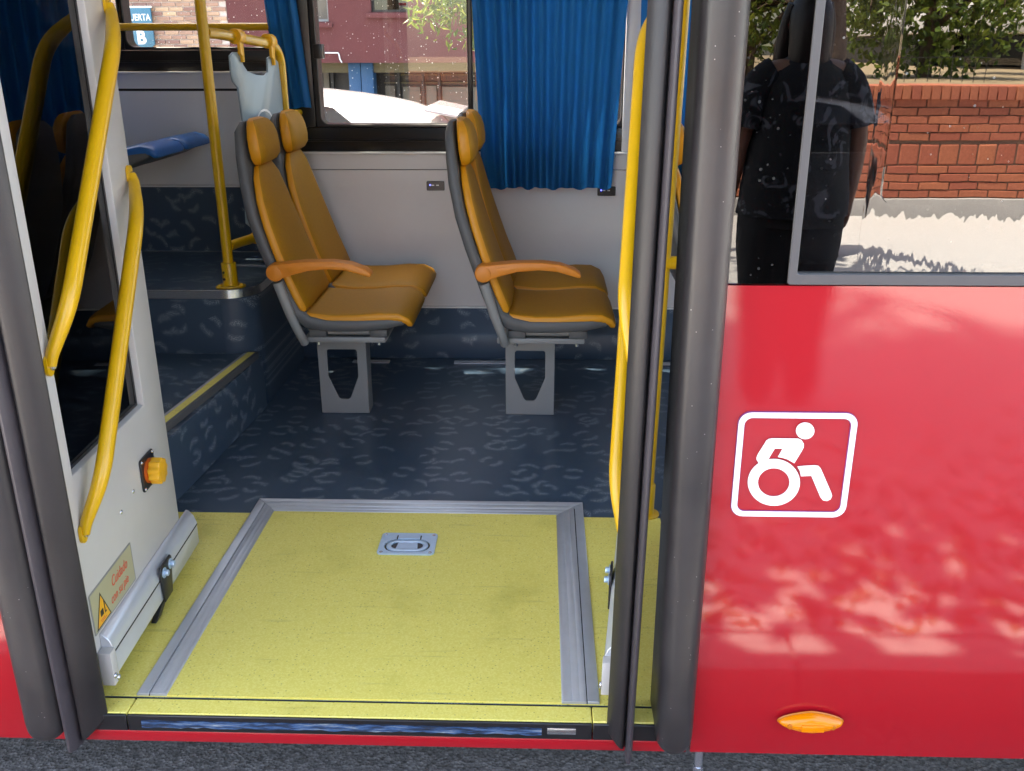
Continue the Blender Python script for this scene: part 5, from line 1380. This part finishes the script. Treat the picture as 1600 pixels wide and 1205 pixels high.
# hanging sign PUERTA B
SX0, SX1, SZ0, SZ1 = -6.905, -6.415, 1.298, 1.935
sg = thing('door_sign', 'teal hanging sign lettered PUERTA B on the pale brick building', 'sign', ((SX0+SX1)/2, BY-0.05, 1.3))
b = MB()
b.prism([(SX0, SZ1), (SX0, SZ0+0.16)] + [(SX0+0.16-0.16*math.cos(math.radians(a)), SZ0+0.16-0.16*math.sin(math.radians(a))) for a in range(15, 91, 15)] + [(SX1-0.05, SZ0), (SX1, SZ0+0.05), (SX1, SZ1)], 'y', BY-0.10, BY-0.06)
b.build('sign_plate', M['signblue'], sg, bevel=0.006)
b = MB(); b.box(SX0-0.02, SX1+0.02, BY-0.09, BY-0.005, SZ1+0.002, SZ1+0.03); b.build('sign_bracket', M['steel'], sg)
def wall_text(txt, x, z, size, parent, sx=1.0, al='LEFT', bold=0.0):
    Mt = Matrix(((1, 0, 0, x), (0, 0, -1, BY-0.101), (0, 1, 0, z), (0, 0, 0, 1)))
    return text_mesh('lettering', txt, size, M['signwhite'], parent, Mt, extrude=0.002, sx=sx, al=None) if False else text_mesh('lettering', txt, size, M['signwhite'], parent, Mt, extrude=0.002, sx=sx, align=al, bold=bold)
wall_text('PUERTA', SX0+0.052, 1.735, 0.150, sg, 0.78, bold=0.003)
wall_text('B', SX0+0.190, 1.360, 0.30, sg, 0.95, bold=0.012)
b = MB(); b.prism([(SX0+0.17, 1.70), (SX0+0.27, 1.655), (SX0+0.255, 1.640), (SX0+0.165, 1.682)], 'y', BY-0.104, BY-0.1005); b.prism([(SX0+0.205, 1.675), (SX0+0.22, 1.675), (SX0+0.22, 1.60), (SX0+0.205, 1.60)], 'y', BY-0.104, BY-0.1005)
b.build('arrow', M['signwhite'], sg)

pk = thing('maroon_building', 'maroon rendered building with an overhanging upper floor and dark shopfront', 'building', (-1, BY, -0.7))
ZO = 1.035
b = MB()
wins = [(-3.77, -3.36, 1.71, 3.1), (-2.62, -1.98, 1.86, 3.2), (-0.2, 0.6, 1.86, 3.2)]
b.prism([(-5.12, ZO), (9, ZO), (9, 12.5), (-5.12, 12.5)], 'y', BY, BY+0.3, holes=[[(a, c), (bb_, c), (bb_, d), (a, d)] for a, bb_, c, d in wins])
b.build('wall', M['pink'], pk)
for i, (a, c, z0, z1) in enumerate(wins):
    f = MB(); f.prism([(a, z0), (c, z0), (c, z1), (a, z1)], 'y', BY+0.12, BY+0.17, holes=[[(a+0.04, z0+0.04), (c-0.04, z0+0.04), (c-0.04, z1-0.04), (a+0.04, z1-0.04)]])
    wf = f.build('window', M['winframe'] if i else M['pedestal'], pk)
    g = MB(); g.box(a+0.03, c-0.03, BY+0.14, BY+0.15, z0+0.03, z1-0.03); g.build('pane', M['carglass'] if i else M['board'], wf)
    s_ = MB(); s_.box(a-0.07, c+0.07, BY-0.07, BY-0.001, z0-0.10, z0-0.02); s_.build('window_sill', M['pink'], pk, bevel=0.008)
b = MB(); b.box(-5.12, 9, BY+0.31, BY+8, ZO+0.02, 12.4); b.build('inner_wall', M['dark'], pk)
b = MB(); b.box(-5.12, 9, BY+0.32, BY+1.2, ZO-0.17, ZO+0.0); b.build('lintel', M['olive'], pk)
b = MB(); b.box(-5.12, 9, BY+1.0, BY+1.3, -1.0, ZO-0.01); b.build('shopfront', M['dark'], pk)
for a, c in ((-3.12, -2.905), (-2.895, -2.68)):
    b = MB(); b.box(a, c, BY+0.25, BY+0.6, -0.9, ZO-0.002); b.build('pillar', M['bluetile'], pk, bevel=0.01)
for a, c, zt in ((-2.58, -2.40, 0.62), (-2.25, -1.93, 0.60), (-1.82, -1.62, 0.62), (-1.52, -0.2, 0.60), (-0.15, 1.2, 0.60), (-3.72, -3.62, 0.86), (-3.5, -3.2, 0.46)):
    b = MB(); b.box(a, c, BY+0.90, BY+0.98, -0.9, zt); b.build('board', M['board'], pk, bevel=0.006)
for x in (-2.32, -1.87, -1.57, -0.17, -3.55):
    b = MB(); b.box(x-0.025, x+0.025, BY+0.85, BY+0.93, -0.9, ZO-0.18); b.build('post', M['dark'], pk)
for z in (0.66, 0.80):
    b = MB(); b.box(-2.6, 9, BY+0.92, BY+0.96, z, z+0.02); b.build('slat', M['olive'], pk)
b = MB(); b.tube([(-3.72, BY-0.03, 1.20), (-3.30, BY-0.03, 1.20), (-3.22, BY-0.03, 1.19), (-3.20, BY-0.03, 1.10), (-3.17, BY-0.02, 1.04)], 0.012, n=8, sub=3); b.build('conduit', M['signwhite'], pk)

# ---------------------------------------------------------------- cars
def car(name, label, group):
    t = thing(name, label, 'car', (0, 0, 0), group)
    # sections along x (front at -x): x, z low, z belt, z roof, half width belt, half width roof
    S = [(-2.05, 0.35, 0.62, 0.64, 0.62, 0.55), (-1.98, 0.25, 0.70, 0.76, 0.78, 0.66), (-1.55, 0.20, 0.80, 0.90, 0.85, 0.70), (-1.05, 0.20, 0.88, 0.98, 0.87, 0.72), (-0.85, 0.20, 0.90, 1.06, 0.87, 0.70), (-0.35, 0.20, 0.92, 1.36, 0.88, 0.62),
         (0.05, 0.20, 0.93, 1.47, 0.88, 0.60), (0.5, 0.20, 0.94, 1.50, 0.88, 0.60), (1.0, 0.20, 0.95, 1.48, 0.88, 0.60), (1.45, 0.20, 0.97, 1.42, 0.87, 0.59), (1.72, 0.22, 0.98, 1.36, 0.86, 0.58), (1.86, 0.26, 0.95, 1.22, 0.84, 0.60), (1.98, 0.32, 0.86, 0.98, 0.80, 0.66), (2.03, 0.40, 0.72, 0.76, 0.72, 0.60)]
    b = MB(); R = []
    for x, zl, zb_, zr, wb, wr_ in S:
        R.append([b.bm.verts.new(p) for p in ((x, -wb*0.9, zl), (x, -wb, zl+0.12), (x, -wb, zb_-0.12), (x, -wb*0.97, zb_), (x, -wr_*1.06, zr-0.075), (x, -wr_*0.95, zr-0.035), (x, 0, zr-0.015), (x, wr_*0.95, zr-0.035), (x, wr_*1.06, zr-0.075), (x, wb*0.97, zb_), (x, wb, zb_-0.12), (x, wb, zl+0.12), (x, wb*0.9, zl))])
    n = 13
    for r0, r1 in zip(R, R[1:]):
        for k in range(n): b.face([r0[k], r0[(k+1) % n], r1[(k+1) % n], r1[k]])
    b.face(R[0]); b.face(R[-1])
    b.build('body', M['carwhite'], t, angle=40, sub=1)
    # side and rear glass, set just proud of the body
    for s in (-1, 1):
        for pts in ([(-0.62, 0.97), (-0.02, 1.40), (0.42, 1.435), (0.42, 0.98)], [(0.48, 0.98), (0.48, 1.435), (0.95, 1.42), (1.22, 1.375), (1.52, 1.16), (1.32, 1.02)]):
            b = MB()
            def at(p, d): 
                x, z = p; tt = (z-0.93)/(1.45-0.93); yy = 0.862 + (0.645-0.862)*max(0, tt) + 0.026
                return (x, s*(yy+d), z)
            A = [b.bm.verts.new(at(p, 0.0)) for p in pts]; B = [b.bm.verts.new(at(p, 0.012)) for p in pts]
            b.face(A); b.face(B)
            for i in range(len(pts)): j = (i+1) % len(pts); b.face([A[i], B[i], B[j], A[j]])
            b.build('side_window', M['carwindow'], t)
        b = MB(); b.box(-0.70, -0.50, s*0.90, s*1.05, 0.95, 1.08); b.build('mirror', M['carwhite'], t, bevel=0.03, seg=3)
        b = MB(); b.box(1.86, 1.97, s*0.62, s*0.80, 0.80, 1.0); b.build('tail_lamp', M['taillight'], t, bevel=0.02)
        for x in (-1.3, 1.3):
            b = MB(); b.tube([(x, s*0.70, 0.31), (x, s*0.90, 0.31)], 0.31, n=28); w_ = b.build('wheel', M['tyre'], t, bevel=0.02)
            b = MB(); b.tube([(x, s*0.895, 0.31), (x, s*0.91, 0.31)], 0.2, n=24); b.build('rim', M['rim'], w_)
    b = MB(); b.hexa([(1.76, -0.52, 1.34), (1.95, -0.49, 1.305), (1.95, 0.49, 1.305), (1.76, 0.52, 1.34), (1.74, -0.52, 1.36), (1.96, -0.49, 1.32), (1.96, 0.49, 1.32), (1.74, 0.52, 1.36)]); b.build('spoiler', M['carwhite'], t, bevel=0.006)
    b = MB(); b.hexa([(-0.86, -0.60, 1.06), (-0.86, 0.60, 1.06), (-0.30, 0.52, 1.40), (-0.30, -0.52, 1.40), (-0.88, -0.60, 1.08), (-0.88, 0.60, 1.08), (-0.32, 0.52, 1.43), (-0.32, -0.52, 1.43)]); b.build('windscreen', M['carwindow'], t)
    return t
c1 = car('white_car', 'white hatchback driving past on the road outside the bus windows', 'white cars on the far side of the road')
c2 = copy_tree(c1); c2['label'] = 'white car parked beyond the road, mostly hidden by the wide curtain'
c1.location = (-2.15, 5.0, road_z(0, 5.0)+0.01); c1.scale = (1, 1, 1.045)
c2.location = (2.12, 8.9, road_z(0, 8.9)); c2.rotation_euler = (0, 0, 0)

# ---------------------------------------------------------------- the person on the pavement, mirrored in the window
PXX, PY = 1.435, -2.6
PZ = pave_z(PY)
ps = thing('person', 'person with long dark hair, leaf-patterned dark shirt and black trousers on the pavement', 'person', (PXX, PY, PZ))
H = 1.63
def skin_mesh(name, verts, edges, radii, mat, root=0, sub=2):
    me = bpy.data.meshes.new(name)
    me.from_pydata([Vector(v) for v in verts], edges, [])
    o = bpy.data.objects.new(name, me); COL.objects.link(o)
    md = o.modifiers.new('skin', 'SKIN'); md.use_smooth_shade = True
    for i, r in enumerate(radii):
        me.skin_vertices[0].data[i].radius = (r, r) if not isinstance(r, tuple) else r
    me.skin_vertices[0].data[root].use_root = True
    s = o.modifiers.new('sub', 'SUBSURF'); s.levels = sub; s.render_levels = sub
    dg = bpy.context.evaluated_depsgraph_get()
    nm = bpy.data.meshes.new_from_object(o.evaluated_get(dg))
    bpy.data.objects.remove(o)
    nm.materials.clear(); nm.materials.append(mat)
    nm.polygons.foreach_set('use_smooth', [True]*len(nm.polygons))
    q = bpy.data.objects.new(name, nm); COL.objects.link(q); q.parent = ps; LOC[q] = LOC[ps]
    return q
V = [(0, 0, 0.86), (0, 0.005, 1.02), (0, 0, 1.18), (0, -0.01, 1.31), (0, 0.005, 1.385), (0, 0.015, 1.43), (0, 0.018, 1.50), (0, 0.020, 1.565), (0, 0.018, 1.60)]
E = [(0,1),(1,2),(2,3),(3,4),(4,5),(5,6),(6,7),(7,8)]
Rr = [(0.150, 0.105), (0.130, 0.092), (0.145, 0.102), (0.120, 0.088), (0.055, 0.055), (0.058, 0.064), (0.076, 0.090), (0.074, 0.088), (0.048, 0.055)]
for s in (-1, 1):
    i0 = len(V)
    V += [(s*0.165, -0.01, 1.32), (s*0.245, -0.015, 1.18), (s*0.268, -0.010, 1.05), (s*0.275, 0.020, 0.92), (s*0.280, 0.050, 0.82), (s*0.278, 0.060, 0.765)]
    Rr += [0.058, 0.050, 0.042, 0.036, 0.026, (0.030, 0.018)]
    E += [(3, i0), (i0, i0+1), (i0+1, i0+2), (i0+2, i0+3), (i0+3, i0+4), (i0+4, i0+5)]
    palm = i0+5
    for j, (dy, L) in enumerate(((-0.030, 0.060), (-0.010, 0.072), (0.010, 0.068), (0.028, 0.052))):
        k = len(V)
        V += [(s*0.278, 0.062+dy, 0.735), (s*0.272, 0.064+dy, 0.735-L*0.55), (s*0.260, 0.066+dy, 0.735-L)]
        Rr += [0.010, 0.0088, 0.0075]; E += [(palm, k), (k, k+1), (k+1, k+2)]
    k = len(V)
    V += [(s*0.265, 0.100, 0.765), (s*0.258, 0.112, 0.735), (s*0.254, 0.114, 0.708)]; Rr += [0.012, 0.010, 0.008]; E += [(palm, k), (k, k+1), (k+1, k+2)]
    i0 = len(V)
    V += [(s*0.085, 0, 0.80), (s*0.095, 0.008, 0.47), (s*0.10, -0.01, 0.28), (s*0.105, -0.012, 0.085), (s*0.11, 0.09, 0.035)]
    Rr += [0.085, 0.056, 0.054, 0.036, 0.034]; E += [(0, i0), (i0, i0+1), (i0+1, i0+2), (i0+2, i0+3), (i0+3, i0+4)]
skin_mesh('body', V, E, Rr, M['skin'])
# face
PT = lambda p: Vector((PXX+p[0], PY+p[1], PZ+p[2]))
for s in (-1, 1):
    b = MB(PT); b.dome((s*0.031, 0.093, 1.512), (0, 1, 0), 0.013, 0.009); ey = b.build('eye', M['eye'], ps)
    b = MB(PT); b.dome((s*0.031, 0.101, 1.512), (0, 1, 0), 0.006, 0.003); b.build('iris', M['hair'], ey)
b = MB(lambda p: Vector((PXX+p[0], PY+p[1], PZ+p[2])))
b.tube([(0, 0.098, 1.515), (0, 0.115, 1.485), (0, 0.122, 1.472), (0, 0.104, 1.464)], [0.008, 0.012, 0.016, 0.010], n=10, sub=3)
b.build('nose', M['skin'], ps)
for s in (-1, 1):
    b = MB(PT); b.tube([(s*0.072, 0.015, 1.525), (s*0.083, 0.008, 1.515), (s*0.082, 0.012, 1.49), (s*0.073, 0.02, 1.475)], [0.008, 0.011, 0.010, 0.006], n=8, sub=3); b.build('ear', M['skin'], ps)
b = MB(lambda p: Vector((PXX+p[0], PY+p[1], PZ+p[2])))
b.tube([(-0.024, 0.092, 1.441), (-0.008, 0.101, 1.444), (0.008, 0.101, 1.444), (0.024, 0.092, 1.441)], [0.003, 0.007, 0.007, 0.003], n=8, sub=3)
b.build('lips', M['lip'], ps)
def sections(rows, name, mat, cap=True, n=24):
    b = MB(lambda p: Vector((PXX+p[0], PY+p[1], PZ+p[2])))
    R = []
    for (cx, cy, z, rx, ry) in rows:
        R.append([b.bm.verts.new((cx + rx*math.copysign(abs(math.cos(2*math.pi*k/n))**0.8, math.cos(2*math.pi*k/n)), cy + ry*math.sin(2*math.pi*k/n), z)) for k in range(n)])
    for r0, r1 in zip(R, R[1:]):
        for k in range(n): b.face([r0[k], r0[(k+1) % n], r1[(k+1) % n], r1[k]])
    if cap: b.face(R[0]); b.face(R[-1])
    return b
b = sections([(0, 0.0, 0.745, 0.255, 0.170), (0, 0, 0.83, 0.252, 0.168), (0, 0.003, 0.95, 0.238, 0.158), (0, 0.003, 1.05, 0.228, 0.150), (0, 0, 1.18, 0.220, 0.145), (0, -0.005, 1.28, 0.205, 0.125), (0, -0.008, 1.335, 0.172, 0.098), (0, 0, 1.372, 0.105, 0.078), (0, 0.002, 1.388, 0.076, 0.068)], 'shirt', None)
for s in (-1, 1):
    b.tube([(s*0.140, -0.01, 1.320), (s*0.195, -0.012, 1.275), (s*0.236, -0.015, 1.19), (s*0.256, -0.012, 1.115)], [0.068, 0.076, 0.074, 0.074], n=16, sub=3)
b.build('shirt', M['shirt'], ps, angle=60)
b = sections([(0, 0, 0.70, 0.240, 0.150), (0, 0, 0.84, 0.235, 0.150), (0, 0, 0.93, 0.160, 0.106)], 'trousers', None)
for s in (-1, 1):
    b.tube([(s*0.110, 0, 0.80), (s*0.112, 0.004, 0.62), (s*0.108, 0.006, 0.46), (s*0.101, -0.008, 0.26), (s*0.105, -0.010, 0.07)], [0.135, 0.130, 0.112, 0.098, 0.088], n=18, sub=3)
b.build('trousers', M['trousers'], ps, angle=60)
for s in (-1, 1):
    b = MB(lambda p: Vector((PXX+p[0], PY+p[1], PZ+p[2])))
    b.loft([(-0.075, 0.045), (-0.06, 0.048), (0.0, 0.050), (0.09, 0.040), (0.155, 0.030), (0.172, 0.026)], [0.022, 0.036, 0.040, 0.046, 0.036, 0.012], [0.02, 0.045, 0.05, 0.03, 0.02, 0.01], [0.03, 0.042, 0.046, 0.036, 0.026, 0.012], 0, n=20)
    for v in b.bm.verts: v.co = Vector((s*0.105 + v.co.y, v.co.x, v.co.z))
    b.build('shoe', M['blackplastic'], ps, angle=60)
b = sections([(0, -0.02, 1.30, 0.090, 0.045), (0, -0.035, 1.36, 0.092, 0.055), (0, -0.022, 1.43, 0.092, 0.075), (0, -0.010, 1.50, 0.094, 0.092), (0, 0.002, 1.56, 0.092, 0.098), (0, 0.008, 1.60, 0.076, 0.088), (0, 0.008, 1.622, 0.040, 0.050), (0, 0.008, 1.628, 0.01, 0.01)], 'hair', None)
for s in (-1, 1):
    b.tube([(s*0.070, 0.02, 1.585), (s*0.092, 0.045, 1.50), (s*0.088, 0.070, 1.40), (s*0.085, 0.105, 1.30), (s*0.080, 0.115, 1.20)], [0.03, 0.034, 0.045, 0.050, 0.020], n=12, sub=4)
b.build('hair', M['hair'], ps, angle=60)
# dry leaves and grit lying on the pavement beside the bus
n = 2600
P = np.stack([rng.uniform(-1.5, 3.5, n), -0.62 - np.abs(rng.normal(0, 0.7, n)), np.zeros(n)], 1)
b = MB()
for q in P:
    a = rng.uniform(0, 6.28); L_ = rng.uniform(0.006, 0.045); z = pave_z(q[1]) + 0.003
    c, s_ = math.cos(a), math.sin(a)
    V = [b.bm.verts.new((q[0]+c*u*L_-s_*v*L_, q[1]+s_*u*L_+c*v*L_, z+h)) for u, v, h in ((-1, 0, 0.001), (0, 0.4, 0.004), (1, 0, 0.002), (0, -0.4, 0.0005))]
    b.face(V)
tag(b.build('leaf_litter', M['litter'], None, smooth=False), 'scattered dry leaves and grit on the pavement beside the bus', 'leaf litter', None, 'stuff')

ps.rotation_euler = (0, 0, math.pi); ps.scale = (0.93, 1, 1)
